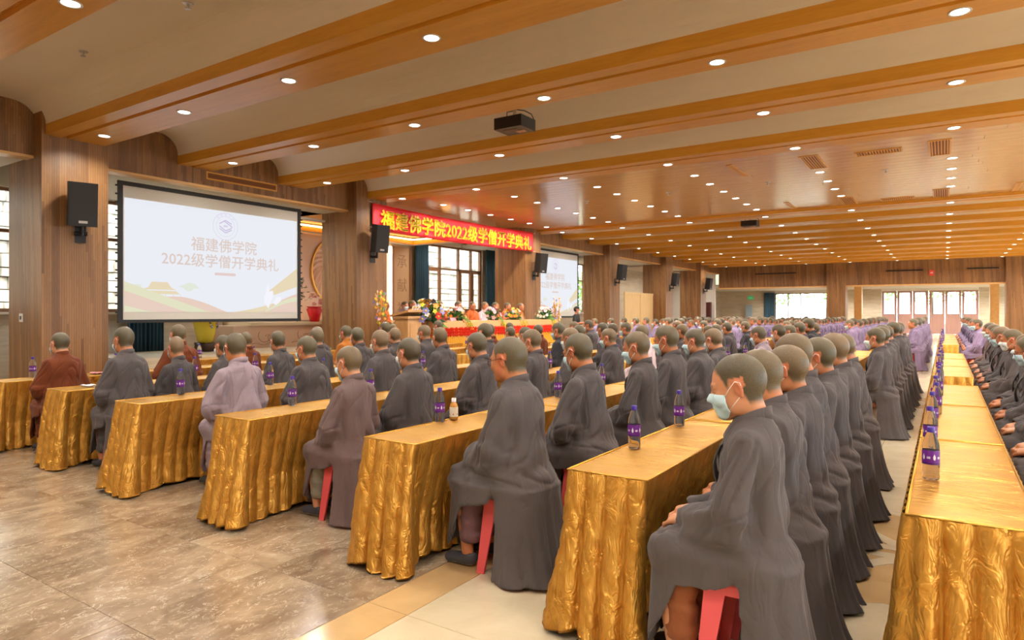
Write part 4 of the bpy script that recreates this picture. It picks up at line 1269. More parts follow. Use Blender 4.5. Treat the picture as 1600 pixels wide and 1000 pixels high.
# ------------------------------------------------------------------ loudspeakers
spk_grille = plain('speaker grille', (.018, .018, .019), .6)
def speaker_tree():
    r = empty('wall_speaker')
    b = MB(); w, h, d = .20, .70, .32
    V = [(0, -w, 0), (0, w, 0), (d, w * .72 + .04, 0), (d, -w * .72 - .04, 0)]
    b.prism([(v[0], v[1]) for v in [(0, -w * .62), (.10, -w), (d, -w), (d, w), (.10, w), (0, w * .62)]], 'z', -h / 2, h / 2, M['black'])
    c = b.build('cabinet', r, (.16, 0, 0)); c.rotation_euler = (0, .13, 0)
    b = MB(); b.box(d, d + .015, -w + .01, w - .01, -h / 2 + .01, h / 2 - .01, spk_grille); g = b.build('grille', r, (.16, 0, 0)); g.rotation_euler = (0, .13, 0)
    b = MB(); b.box(d + .015, d + .019, -.06, .06, -h / 2 + .05, -h / 2 + .09, plain('badge', (.5, .5, .5), .4)); g2 = b.build('badge', g)
    b = MB(); b.box(0, .03, -.08, .08, -.62, -.30, M['black']); b.tube([(.02, 0, -.48), (.25, 0, -.48)], .022, 6, M['black']); b.cyl((.22, 0, -.52), (.22, 0, -.36), .03, None, 10, M['black']); b.cyl((.10, -.09, -.47), (.10, .09, -.47), .035, None, 10, M['black'])
    b.build('wall_bracket', r)
    return r
sp0 = speaker_tree()
SPK = [((-12.0, 5.18, 3.28), -.32, 'black wall speaker on the nearest wood column, left of the large screen', 1.0),
       ((-12.0, 11.85, 3.36), -.20, 'black wall speaker on the column under the left end of the red banner', .97),
       ((-12.0, 19.6, 3.25), -.15, 'black wall speaker on the column at the right end of the red banner', .97),
       ((-12.0, 26.4, 3.28), -.1, 'black wall speaker on the column right of the small screen', .97),
       ((-12.0, 33.2, 3.25), -.1, 'black wall speaker on the fifth column, above the timber partition', .97),
       ((-12.0, 39.0, 3.25), -.1, 'black wall speaker on the column nearest the far wall', .97),
       ((-15.2, 22.6, 3.75), -.8, 'black speaker at the back of the stage beside the teal curtain', .9)]
for i, (p, rz, lab, sc) in enumerate(SPK):
    o = sp0 if i == 0 else copy_tree(sp0)
    o.location = p; o.rotation_euler = (0, 0, rz); o.scale = (sc,) * 3; tag(o, lab, 'speaker', 'wall speakers')

# ------------------------------------------------------------------ projector, sprinklers, grilles, downlights
pj = empty('ceiling_projector', (-5.38, 8.25, 4.33)); tag(pj, 'black ceiling projector hanging from a short pole between two beams', 'projector'); pj.rotation_euler = (0, 0, .0)
b = MB(); b.box(-.24, .24, -.20, .20, -.10, .07, M['black']); b.build('projector_body', pj)
b = MB(); b.box(-.15, .10, -.10, .06, -.106, -.10, plain('vent brown', (.10, .05, .035), .5)); b.box(.0, .14, .02, .12, -.107, -.10, plain('sticker', S2L((.85, .62, .50)), .5)); b.build('base_vent', pj)
b = MB(); b.cyl((-.26, .08, -.02), (-.24, .08, -.02), .055, None, 14, M['black']); b.build('lens', pj)
b = MB(); b.cyl((0, 0, .07), (0, 0, .50), .028, None, 10, M['steel']); b.box(-.07, .07, -.07, .07, .07, .10, M['steel']); b.build('ceiling_pole', pj)
b = MB(); b.tube([(.0, .0, .22), (.12, .08, .20), (.22, .12, .14), (.24, .16, .06)], .008, 5, M['black']); b.tube([(-.02, 0, .2), (-.14, .0, .2), (-.16, .02, .07)], .008, 5, M['black']); b.build('cable', pj)
def cove_proj(loc, lab):
    c = copy_tree(pj); c.location = loc; tag(c, lab, 'projector')
cove_proj((-5.15, 21.55, 4.34), 'second black ceiling projector, far off between the beams past the flat timber ceiling')
def sprinkler(x, y, z, lab):
    b = MB(); b.cyl((0, 0, -.01), (0, 0, 0), .05, .06, 12, M['steel']); b.cyl((0, 0, -.05), (0, 0, -.01), .012, None, 6, M['steel']); b.cyl((0, 0, -.065), (0, 0, -.055), .03, None, 10, M['steel'])
    tag(b.build('sprinkler', None, (x, y, z)), lab, 'sprinkler', 'ceiling sprinklers')
sprinkler(-6.9, 4.05, ZP, 'small ceiling sprinkler on the cream vault at upper left'); sprinkler(-9.3, 4.05, ZP, 'small ceiling sprinkler at the left edge of the frame')
for i, x in enumerate((-7.8, -5.6, -3.3, -1.0)): sprinkler(x, 15.4, ZF, 'tiny sprinkler on the flat timber ceiling, number %s from the stage side' % ('one', 'two', 'three', 'four')[i])
def grille(x, y, z, w, d, nm, lab, vert=False):
    g = empty('air_grille', (x, y, z)); tag(g, lab, 'air grille', 'air grilles')
    b = MB(); e = .03
    for q in ((-w / 2, -w / 2 + e, -d / 2, d / 2), (w / 2 - e, w / 2, -d / 2, d / 2), (-w / 2 + e, w / 2 - e, -d / 2, -d / 2 + e), (-w / 2 + e, w / 2 - e, d / 2 - e, d / 2)): b.box(*q, -.012, .0, M['beam'])
    b.build('grille_frame', g)
    b = MB(); n = max(3, int((w - 2 * e) / .045))
    for k in range(n):
        xx = -w / 2 + e + (w - 2 * e) * (k + .5) / n; b.box(xx - .008, xx + .008, -d / 2 + e, d / 2 - e, -.010, -.001, M['beam'])
    b.build('grille_bar', g)
    b = MB(); b.box(-w / 2 + e, w / 2 - e, -d / 2 + e, d / 2 - e, -.0012, -.0002, plain('duct dark', S2L((.45, .26, .10)), .7)); b.build('grille_backing', g)
    return g
GR = [(-.07, 13.85, .34, 1.25, 'long timber air grille nearest the camera on the flat timber ceiling, right one'), (-2.12, 13.85, .34, 1.25, 'long timber air grille on the near edge of the flat timber ceiling, left one'),
      (-3.55, 13.8, .12, 1.25, 'narrow timber air slot left of the near long grilles'), (-1.0, 13.6, .75, .34, 'short crosswise timber air slot between the near long grilles'),
      (-.07, 19.1, .34, 1.25, 'long timber air grille at the far edge of the flat ceiling, right one'), (-2.1, 19.1, .34, 1.25, 'long timber air grille at the far edge of the flat ceiling, left one'),
      (-3.5, 19.1, .12, 1.25, 'narrow timber air slot at the far edge, left end'), (-1.0, 19.4, .75, .34, 'short crosswise timber air slot at the far edge between the long grilles'), (1.4, 19.1, .12, 1.25, 'narrow timber air slot at the far right of the flat ceiling')]
for x, y, w_, d_, lab in GR: grille(x, y, ZF, w_, d_, '', lab)
g = grille(0, 0, 0, 1.66, .16, '', 'long slotted timber air grille on the cladding above the large screen'); g.location = (-12.295, 8.43, 4.25); g.rotation_euler = (PI / 2, 0, PI / 2)

lamp_sp = bpy.data.lights.new('downlight_lamp', 'SPOT'); lamp_sp.energy = LAMP_W; lamp_sp.spot_size = math.radians(160); lamp_sp.spot_blend = .75; lamp_sp.shadow_soft_size = .07; lamp_sp.color = (1, .93, .83)
bt = MB(); bt.lathe([(.098, 0), (.100, -.006), (.092, -.010), (.078, -.006), (.074, .0)], (0, 0, 0), 20, plain('lamp trim', (.75, .72, .66), .35))
trim_me = bt.me('lamp_trim')
bl = MB(); bl.lathe([(.078, -.004), (.05, -.006), (.001, -.007)], (0, 0, 0), 20, M['lamp'])
lens_me = bl.me('lamp_lens')
ORD = ['first', 'second', 'third', 'fourth', 'fifth', 'sixth', 'seventh', 'eighth', 'ninth', 'tenth', 'eleventh', 'twelfth', 'thirteenth', 'fourteenth', 'fifteenth', 'sixteenth', 'seventeenth', 'eighteenth', 'nineteenth', 'twentieth',
       'twenty-first', 'twenty-second', 'twenty-third', 'twenty-fourth', 'twenty-fifth', 'twenty-sixth', 'twenty-seventh', 'twenty-eighth', 'twenty-ninth', 'thirtieth', 'thirty-first', 'thirty-second', 'thirty-third', 'thirty-fourth']
LX = [-11.3, -9.01, -6.72, -4.44, -2.16, .12, 2.42, 4.72, 7.0, 9.3]
lobby_fill = lamp_sp.copy(); lobby_fill.energy = LAMP_W * 3.4; lobby_fill.color = (1, .95, .88)  # stronger lamp, added to lift the dim lobby
def downlight(x, y, z, lab, lamp=None):
    r = link('downlight', trim_me, None, None, (x, y, z)); tag(r, lab, 'ceiling light', 'recessed downlights')
    link('lamp_lens', lens_me, None, r)
    lo = bpy.data.objects.new('downlight_lamp', lamp or lamp_sp); COL.objects.link(lo); lo.parent = r; lo.location = (0, 0, -.03)
for bi, (c, a, b_) in enumerate(BE[1:] + BF):
    for xi, x in enumerate(LX):
        if bi < 8: lab = 'round downlight on the %s beam before the flat ceiling, %s from the screen wall' % (ORD[bi], ORD[xi])
        else: lab = 'round downlight on the %s beam past the flat ceiling, %s from the screen wall' % (ORD[bi - 7], ORD[xi])
        if bi == 7: pass
        downlight(x, c, ZB, lab)
for ri, y in enumerate((13.8, 14.9, 16.0, 17.1, 18.2, 19.3)):
    for xi, x in enumerate(LX):
        if x > -3 and ri in (0, 5): continue
        downlight(x, y, ZF, 'round downlight in the flat timber ceiling, %s cross row, %s from the screen wall' % (ORD[ri], ORD[xi]))
for i, y in enumerate((8.0, 10.2)): downlight(-14.1, y, 4.02, 'downlight in the soffit behind the large screen, %s one' % ('near', 'far')[i])
for i, y in enumerate((17.6, 18.6)): downlight(-14.2, y, 4.30, 'downlight in the white stage ceiling before the window, %s one' % ('near', 'far')[i])
for i, y in enumerate((46.5, 49.5, 52.6)):
    for xi, x in enumerate(LX[:-1]): downlight(x, y, 3.25, 'added fill light in the lobby ceiling, %s cross row, %s from the left' % (ORD[i], ORD[xi]), lobby_fill)  # added fixtures, put here only to brighten the lobby
for i, y in enumerate((2.0, 22.2, 24.2, 28.5, 30.8, 35.0, 37.2, 41.2)): downlight(-14.1, y, 4.02, 'added fill light in the side soffit behind the left columns, %s from the near end' % ORD[i])  # added fixtures that brighten the wall behind the left columns
b = MB(); b.box(-15.5, -13.2, 16.98, 20.3, 4.30, 4.41, M['white']); b.box(-15.5, -13.2, 12.36, 16.98, 4.12, 4.41, M['white']); tag(b.build('trim_3'), kind='structure')
# ------------------------------------------------------------------ tables under gold satin
XL = {-1: 1.27, 0: -.12, 1: -1.51, 2: -2.92, 3: -4.45, 4: -5.9, 5: -7.4, 6: -8.85, 7: -10.3}
ROWN = {-1: 'second row right of the aisle', 0: 'first row right of the aisle', 1: 'first row left of the aisle', 2: 'second row left of the aisle', 3: 'third row left of the aisle', 4: 'fourth row left of the aisle',
        5: 'fifth row left of the aisle', 6: 'sixth row left of the aisle', 7: 'row nearest the stage'}
def skirt_mesh(seed, ds, nz, fl=True, name='skirt', W=.40, L=1.765, H=.75):
    r = random.Random(seed); off = np.array([r.uniform(0, 30) for _ in range(3)], np.float32)
    c = .02; path = []
    def seg(x0, y0, x1, y1, nx, ny):
        n = max(2, int(math.hypot(x1 - x0, y1 - y0) / ds))
        for k in range(n):
            t = k / n; path.append((x0 + (x1 - x0) * t, y0 + (y1 - y0) * t, nx, ny))
    def arc(cx, cy, a0):
        for k in range(4):
            a = a0 + PI / 2 * k / 4; path.append((cx + c * math.cos(a), cy + c * math.sin(a), math.cos(a), math.sin(a)))
    seg(c, 0, W - c, 0, 0, -1); arc(W - c, c, -PI / 2); seg(W, c, W, L - c, 1, 0); arc(W - c, L - c, 0)
    seg(W - c, L, c, L, 0, 1); arc(c, L - c, PI / 2); seg(0, L - c, 0, c, -1, 0); arc(c, c, PI)
    P = np.array(path, np.float32); n = len(P)
    d = np.linalg.norm(np.roll(P[:, :2], -1, 0) - P[:, :2], axis=1); s = np.concatenate([[0], np.cumsum(d)[:-1]])
    tot = s[-1] + d[-1]; npl = round(tot / .105)
    V = []
    for j in range(nz + 1):
        t = j / nz; z = H * (1 - t)
        ph = s / tot * npl * 2 * PI + 1.3 * np.sin(s * 3.1 + seed) + .5 * np.sin(s * 7 + 2 * t)
        pl = (np.abs(np.sin(ph / 2)) ** .6 - .55)
        amp = .022 + .050 * t ** .7
        w = np.stack([s * 3 + off[0], np.full(n, z * 3 + off[1]), np.full(n, off[2])], 1)
        big = vnoise(w) * .03 * t
        w2 = np.stack([s * 15 + off[1] + 6 * z, np.full(n, z * 8) + 3 * np.sin(s * 6), np.full(n, off[0])], 1).astype(np.float32)
        w3 = np.stack([s * 34 - 20 * z, np.full(n, z * 19) + s * 6, np.full(n, off[2])], 1).astype(np.float32)
        cr = -.008 * np.exp(-(vnoise(w2) / .16) ** 2) * min(1, t * 6) - .0035 * np.exp(-(vnoise(w3) / .2) ** 2) * min(1, t * 6)
        end = np.clip(-P[:, 3], 0, 1); side = np.clip(P[:, 2], 0, 1)
        flare = ((.115 if fl else .0) * end + .075 * np.clip(-P[:, 2], 0, 1)) * t ** .85 - .105 * side * min(1, t * 1.7)
        lim = np.where(side > .5, .45, 1) * (1 - .92 * np.sqrt(np.maximum(end * (0 if fl else 1), np.clip(P[:, 3], 0, 1))))
        o = .004 + flare + (amp * pl + big + cr) * lim
        zb = z if j else H
        zz = zb + (.018 * np.sin(s * 9 + seed) + .012 * np.sin(s * 23)) * t ** 6 * (1 if j == nz else 1) + (.028 if j == nz else 0) * 1
        x = P[:, 0] + P[:, 2] * o; y = P[:, 1] + P[:, 3] * o
        V.append(np.stack([x, y, np.maximum(zz, .006)], 1))
    V = np.concatenate(V); F = []
    i = np.arange(n); i2 = (i + 1) % n
    F = np.concatenate([np.stack([j * n + i, (j + 1) * n + i, (j + 1) * n + i2, j * n + i2], 1) for j in range(nz)])
    return npmesh(name, V, F, M['gold'], True)
def top_mesh(seed):
    W, L = .40, 1.765; nx, ny = 14, 60; V = []; F = []
    for i in range(nx + 1):
        for j in range(ny + 1):
            x = W * i / nx; y = L * j / ny
            e = min(x, W - x, y, L - y)
            z = .752 + .0015 * float(vnoise(np.array([[x * 6 + seed, y * 30, seed]]))[0]) - (.004 if e < .001 else 0)
            V.append((x, y, z))
    for i in range(nx):
        for j in range(ny): F.append((i * (ny + 1) + j, (i + 1) * (ny + 1) + j, (i + 1) * (ny + 1) + j + 1, i * (ny + 1) + j + 1))
    # hem lip that folds over the edge
    me = mesh('tablecloth_top', V, F, M['goldtop'], True); return me
tops = [top_mesh(k) for k in range(3)]
skA = [skirt_mesh(k, .0075, 44) for k in range(3)]
skB = [skirt_mesh(k + 10, .018, 14, False) for k in range(2)]; skC = [skirt_mesh(k + 20, .014, 20, True) for k in range(2)]
lipm = []
mb = MB(); e = .006
mb.tube([(0, 0, .750), (.40, 0, .750), (.40, 1.765, .750), (0, 1.765, .750), (0, 0, .750)], .0055, 6, M['goldtop']); lip_me = mb.me('hem_piping')
mb = MB(); mb.box(.01, .39, .01, 1.755, .715, .745, plain('table board', S2L((.5, .4, .3)), .6)); board_me = mb.me('table_board')
mb = MB(); mb.box(-.014, .014, -.014, .014, .0, .715, M['steel']); leg_me = mb.me('table_leg')
def table(r, y, hi, k, lab, z=0):
    t = empty('banquet_table', (XL[r], y, z)); tag(t, lab, 'table', 'gold-covered tables in rows')
    link('table_board', board_me, None, t)
    for lx in (.08, .22):
        for ly in (.2, 1.6): link('table_leg', leg_me, None, t, (lx, ly, 0))
    tc = link('tablecloth_top', tops[k % 3], None, t); link('hem_piping', lip_me, None, tc)
    link('skirt', (skA[k % 3] if hi == 2 else skC[k % 2] if hi == 1 else skB[k % 2]), None, t)
START = {-1: [16.7, 18.5, 20.3], 0: [2.85, 4.65, 6.45, 9.3, 11.1, 12.9, 18.5, 20.3, 22.1, 23.9, 25.7], 1: [2.78, 4.58, 6.38, 9.3, 11.1, 12.9, 18.5, 20.3, 22.1, 23.9, 25.7]}
for r in range(2, 7): START[r] = [2.82 + (.08 if r > 4 else 0) + 1.8 * i for i in range(3)] + START[1][3:]
START[7] = [5.6, 7.4, 9.3, 11.1]
for r in START:
    for i, y in enumerate(START[r]):
        table(r, y, 2 if i == 0 and 0 <= r < 7 else (1 if i == 0 or y - START[r][i - 1] > 2 else 0), r + i, 'gold satin covered table, %s from the near end, %s' % (ORD[i], ROWN[r]))

# ------------------------------------------------------------------ plastic stools
def stool_tree(mat):
    r = empty('plastic_stool')
    b = MB(); b.prism([(-.12, -.13), (.12, -.13), (.13, -.12), (.13, .12), (.12, .13), (-.12, .13), (-.13, .12), (-.13, -.12)], 'z', .425, .448, mat)
    b.prism([(-.132, -.132), (.132, -.132), (.132, .132), (-.132, .132)], 'z', .385, .425, mat); b.build('seat', r)
    for sx in (1, -1):
        for sy in (1, -1):
            b = MB(); V = []
            for z, o, w in ((.0, .160, .050), (.39, .129, .085)):
                for a, c in ((0, 0), (-w, 0), (-w, -.012), (-.012, -.012), (-.012, -w), (0, -w)):
                    V.append((sx * (o + a), sy * (o + c), z))
            F = [(k, (k + 1) % 6, 6 + (k + 1) % 6, 6 + k) for k in range(6)] + [(0, 1, 2, 3, 4, 5), (6, 7, 8, 9, 10, 11)]
            b.add(V, F, mat); b.build('leg', r)
    return r
stP = stool_tree(M['stool']); stR = stool_tree(M['stoolred']); used = {stP: 0, stR: 0}
def stool(x, y, src, lab, z=0, rz=0.0):
    o = src if not used[src] else copy_tree(src); used[src] = 1
    o.location = (x, y, z); o.rotation_euler = (0, 0, rz); tag(o, lab, 'stool', 'plastic stools')

# ------------------------------------------------------------------ the seated community
PROTO = [make_person(1), make_person(2, True), make_person(3, False, 'mask2'), make_person(5), make_person(8, True, None, dict(pitch=.12, yaw=.05, bulk=.028, lean=.02, fat=.012)), make_person(13, False, 'mask2', dict(yaw=-.3)),
         make_person(21, False, None, dict(yaw=.15, pitch=.05)), make_person(34, False, 'mask', dict(hem=.26)), make_person(35, False, 'mask2', dict(hem=.22, pitch=.3)), make_person(36, False, None, dict(hem=.27))]
pused = [0] * len(PROTO)
def person(k, x, y, rz, sc, colr, lab, grp, z=0, wide=1.0, skip=()):
    src = PROTO[k]; c = ROBE[colr]; q = rnd.uniform(.92, 1.07)
    c = (c[0] * q, c[1] * q, c[2] * q, 1)
    o = copy_tree(src, None, c, skip)
    o.location = (x, y, z); o.rotation_euler = (0, 0, rz); o.scale = (sc, sc * wide, sc); tag(o, lab, 'person', grp)
    return o
SEATS = {
    1: [(2.6, 1.335, 'g'), (3.06, 1.33, 'g'), (3.54, 1.33, 'g'), (4.02, 1.38, 'g'), (4.52, 1.34, 'g'), (5.2, 1.35, 'g'), (6.13, 1.32, 'g'), (8.61, 1.32, 'g'), (9.4, 1.32, 'g'), (10.28, 1.33, 'g'), (11.0, 1.31, 'g'), (11.7, 1.36, 'g'), (12.6, 1.32, 'g'), (13.6, 1.33, 'g')],
    2: [(3.07, 1.36, 'g'), (3.99, 1.36, 'g'), (4.87, 1.35, 'g'), (5.53, 1.39, 'g'), (6.38, 1.34, 'g'), (7.09, 1.33, 'g'), (9.15, 1.32, 'm'), (10.19, 1.33, 'g'), (11.1, 1.31, 'g'), (12.12, 1.34, 'g'), (12.74, 1.41, 'k'), (13.35, 1.31, 'g')],
    3: [(3.28, 1.26, 'w'), (3.91, 1.3, 'g'), (4.89, 1.32, 'g'), (5.77, 1.33, 'g'), (6.62, 1.33, 'g'), (7.69, 1.3, 'g'), (8.74, 1.33, 'p'), (9.6, 1.31, 'g'), (10.43, 1.32, 'g'), (11.83, 1.27, 'g'), (12.47, 1.29, 'g'), (13.07, 1.32, 'g'), (14.49, 1.32, 'k')],
    4: [(3.39, 1.33, 'm'), (4.12, 1.28, 'g'), (5.06, 1.32, 'g'), (6.05, 1.33, 'g'), (6.96, 1.37, 'g'), (7.95, 1.3, 'g'), (8.96, 1.35, 'k'), (9.7, 1.3, 'g'), (10.5, 1.33, 'g'), (11.02, 1.31, 'g'), (11.55, 1.32, 'g'), (14.45, 1.33, 'g'), (16.27, 1.31, 'g'), (17.48, 1.35, 'g')],
    5: [(3.2, 1.37, 'g'), (3.72, 1.26, 'g'), (4.22, 1.26, 'g'), (4.92, 1.29, 'g'), (5.47, 1.31, 'g'), (6.16, 1.31, 'g'), (6.87, 1.29, 'g'), (7.53, 1.32, 'g'), (9.26, 1.31, 'b'), (9.9, 1.25, 'g'), (10.79, 1.28, 'b'), (12.3, 1.32, 'o'), (12.99, 1.35, 'g'), (17.83, 1.37, 'o')],
    6: [(3.25, 1.29, 'b'), (4.54, 1.36, 'b'), (5.49, 1.24, 'b'), (6.71, 1.29, 'g'), (7.3, 1.3, 'o'), (8.22, 1.35, 'g'), (12.07, 1.29, 'b')],
    7: [(9.9, 1.29, 'b'), (11.3, 1.33, 'b')],
    0: [(5.3, 1.33, 'g'), (6.2, 1.33, 'g'), (7.1, 1.31, 'g'), (8.0, 1.3, 'g'), (9.75, 1.31, 'g'), (10.5, 1.33, 'g'), (11.3, 1.31, 'w'), (12.2, 1.3, 'g'), (13.2, 1.32, 'g'), (14.2, 1.33, 'w')],
    -1: []}
for r in range(0, 7):
    y = 18.9 + rnd.uniform(0, .3)
    while y < 31.5:
        SEATS[r].append((round(y, 2), rnd.uniform(1.29, 1.37), 'l')); y += rnd.uniform(.62, .95)
for y in (16.9, 17.8, 18.8, 19.7, 20.6): SEATS[-1].append((y, 1.33, 'l'))
for y in (19.2, 20.4, 21.5): SEATS[7].append((y, 1.33, 'l'))
for r in range(1, 8): SEATS[r] = [(round(y * (1.06 if r == 1 else (XL[r] + .74) / (XL[r] + .84)), 2), z, c) for y, z, c in SEATS[r]]
CN = dict(g='grey', w='mauve-brown', m='pale mauve', b='rust-brown', o='ochre', k='charcoal', l='lavender', p='pinkish white', c='orange')
seatno = {}
pick = {(1, 0): 0, (1, 1): 3, (1, 2): 2, (1, 3): 1, (2, 0): 4, (2, 1): 1, (2, 2): 0, (3, 0): 0, (3, 1): 2, (3, 2): 1, (4, 0): 1, (5, 0): 3, (6, 0): 3, (0, 2): 1, (0, 4): 2}
MODEL_H = 1.372
for r in sorted(SEATS):
    for i, (y, zt, c) in enumerate(SEATS[r]):
        k = pick.get((r, i), rnd.choice([0, 1, 2, 3, 5] if c != 'l' else [7, 8, 9, 7, 8, 6]))
        sc = min(1.07, max(.90, zt / MODEL_H))
        dx = {1: .86, 0: .84}.get(r, .85)
        rz = PI + (rnd.uniform(-.10, .10) if (r, i) not in pick else {(2, 0): -.03, (1, 0): .0}.get((r, i), 0))
        lab = 'shaven-headed person in %s robe, %s seat back, %s' % (CN[c], ORD[i], ROWN[r])
        near = i < 3 or (r == 1 and i < 7)
        far = y > 14
        gap = min([abs(y - q[0]) for q in SEATS[r] if q[0] != y] + [9])
        pr = person(k, XL[r] + dx, y, rz, sc, c, lab, 'seated congregation', 0, min(1.0, max(.82, gap / .60)), () if near else (('trousers', 'shoe') if y > 8 else ()))
        if (r, i) in ((1, 0), (2, 0), (3, 0)):
            for ch in pr.children:
                if ch.name.startswith('trousers'): ch.color = S2L({1: (.52, .30, .17), 2: (.42, .30, .32), 3: (.50, .48, .42)}[r]) + (1,)
        if near or (r in (0, 1) and c == 'l') or i < 2:
            stool(XL[r] + dx - .03, y, stR if c == 'l' else stP, '%s plastic stool under the %s person, %s' % ('red' if c == 'l' else 'pink', ORD[i], ROWN[r]))
# ------------------------------------------------------------------ bottles and small things on the tables
water = NT('clear bottle plastic').set(Base_Color=(.97, .98, .98), Roughness=.04, Transmission_Weight=.95, IOR=1.10, Specular_IOR_Level=.7)
purple = plain('purple label', S2L((.42, .14, .56)), .4); pcap = plain('violet cap', S2L((.24, .14, .56)), .4); wdrop = plain('label white', (.8, .78, .82), .5); pdk = plain('purple label dark', S2L((.30, .08, .42)), .4)
b = MB(); b.lathe([(.001, .006), (.026, .002), (.0325, .008), (.0335, .05), (.032, .056), (.0335, .062), (.0335, .150), (.031, .168), (.022, .196), (.0135, .212), (.0130, .222)], n=20, mat=water); bot_me = b.me('water_bottle')
b = MB(); b.lathe([(.0342, .072), (.0345, .074), (.0345, .132), (.0342, .134)], n=24, mat=purple); b.lathe([(.0346, .072), (.0348, .074), (.0348, .080), (.0346, .081)], n=24, mat=pdk)
for k in range(5):
    a0 = k * 2 * PI / 5
    def ap(da, z): return (.0352 * math.cos(a0 + da), .0352 * math.sin(a0 + da), z)
    b.add([ap(0, .120), ap(.16, .106), ap(.12, .096), ap(0, .092), ap(-.12, .096), ap(-.16, .106)], [(0, 1, 2, 3, 4, 5)], wdrop)
    for q in range(3): b.add([ap(.40 + q * .14, .098), ap(.50 + q * .14, .098), ap(.50 + q * .14, .108), ap(.40 + q * .14, .108)], [(0, 1, 2, 3)], wdrop)
lab_me = b.me('label')
b = MB(); b.lathe([(.0155, .213), (.0155, .234), (.013, .237), (.001, .237)], n=14, mat=pcap); cap_me = b.me('cap')
def bottle(x, y, lab, z=.754, rz=None):
    o = link('water_bottle', bot_me, None, None, (x, y, z), rnd.uniform(0, 6.28) if rz is None else rz); tag(o, lab, 'bottle', 'purple-labelled water bottles')
    link('label', lab_me, None, o); link('cap', cap_me, None, o)
BOT = {1: [3.39, 4.22, 5.05, 5.95, 6.9, 7.7], 2: [3.47, 4.3, 5.06, 6.01, 6.9, 7.7], 3: [3.45, 4.3, 5.0, 5.9, 6.8, 7.6], 4: [3.35, 4.3, 5.0, 5.85, 6.7], 5: [3.56, 4.38, 5.2, 6.0, 7.1], 6: [3.3, 4.2, 5.1, 6.2, 7.2], 0: [3.49, 4.25, 5.05, 5.75, 6.35, 7.0, 7.5, 7.95], 7: [6.2, 7.0]}
BOT[5][0] = 3.62
for r in BOT:
    ys = BOT[r] + ([y0 + d for y0 in (9.3, 11.1, 12.9) for d in (.45, 1.3)] if r < 7 else []) + ([y0 + d for y0 in (18.5, 20.3, 22.1, 23.9) for d in (.5, 1.35)] if 0 <= r < 5 else [])
    for i, y in enumerate(ys): bottle(XL[r] + .055 + rnd.uniform(-.01, .03), y, 'purple-labelled water bottle, %s from the near end, %s' % (ORD[i], ROWN[r]))
# extra things
b = MB(); b.lathe([(.001, .0), (.027, .001), (.029, .008), (.029, .09), (.024, .108), (.014, .122), (.014, .130)], n=18, mat=plain('tea', S2L((.80, .55, .25)), .15)); tb = b.build('drink_bottle', None, (-2.87, 3.62, .754))
tag(tb, 'small white-capped drink bottle with flower label beside a purple-labelled bottle', 'bottle')
b = MB(); b.lathe([(.0296, .022), (.0298, .024), (.0298, .088), (.0296, .09)], n=18, mat=plain('cream label', S2L((.93, .88, .78)), .5))
for k in range(6):
    a0 = k * 1.05; rr = .0304; b.add([(rr * math.cos(a0 + .14 * math.cos(t)), rr * math.sin(a0 + .14 * math.cos(t)), .04 + .006 * math.sin(t)) for t in [PI / 3 * q for q in range(6)]], [(0, 1, 2, 3, 4, 5)], plain('red flower print', S2L((.78, .16, .14)), .5))
b.build('label', tb)
b = MB(); b.lathe([(.0165, .124), (.0165, .150), (.001, .152)], n=14, mat=wdrop); b.build('cap', tb)
b = MB(); b.lathe([(.001, .002), (.026, .0), (.033, .085), (.0315, .085), (.025, .006), (.001, .006)], n=18, mat=water); tag(b.build('plastic_cup', None, (-1.40, 5.22, .754)), 'clear plastic cup beside the third bottle, first row left of the aisle', 'cup')
def paper(name, loc, mat, lab, s=.05):
    V = []; n = 7
    for i in range(n):
        for j in range(n): V.append(((i / (n - 1) - .5) * 2 * s, (j / (n - 1) - .5) * 2 * s, .012 + .018 * abs(float(vnoise(np.array([[i * .9 + loc[0] * 7, j * .8, 2.5]]))[0]))))
    F = [(i * n + j, (i + 1) * n + j, (i + 1) * n + j + 1, i * n + j + 1) for i in range(n - 1) for j in range(n - 1)]
    o = link(name, mesh(name, V, F, mat, True), None, None, loc); md = o.modifiers.new('t', 'SOLIDIFY'); md.thickness = .012; return tag(o, lab, 'tissue' if 'tissue' in name else 'cloth')
paper('tissue', (-7.24, 3.20, .756), wdrop, 'crumpled white tissue beside the first bottle of the fifth table row')
paper('folded_cloth', (-8.67, 3.95, .756), plain('pink cloth', S2L((.92, .62, .62)), .8), 'pink cloth bundle on the gold table of the sixth row', .07)
b = MB(); b.lathe([(.001, 0), (.033, .001), (.034, .01), (.034, .12), (.024, .15), (.024, .17)], n=16, mat=plain('beige flask', S2L((.86, .76, .66)), .4)); tag(b.build('flask', None, (-8.62, 4.75, .754)), 'beige drinking flask on the sixth table row left of the aisle', 'flask')
# dark equipment rack at the far left edge
b = MB(); [b.box(-.25, .25, -.3, .3, z, z + .03, M['black']) for z in (.05, .35, .65, .92)]; [b.box(x, x + .03, y, y + .03, 0, .92, M['black']) for x in (-.25, .22) for y in (-.3, .27)]
tag(b.build('equipment_rack', None, (-14.2, 4.35, 0)), 'black open equipment rack by the wall at the left edge', 'rack')

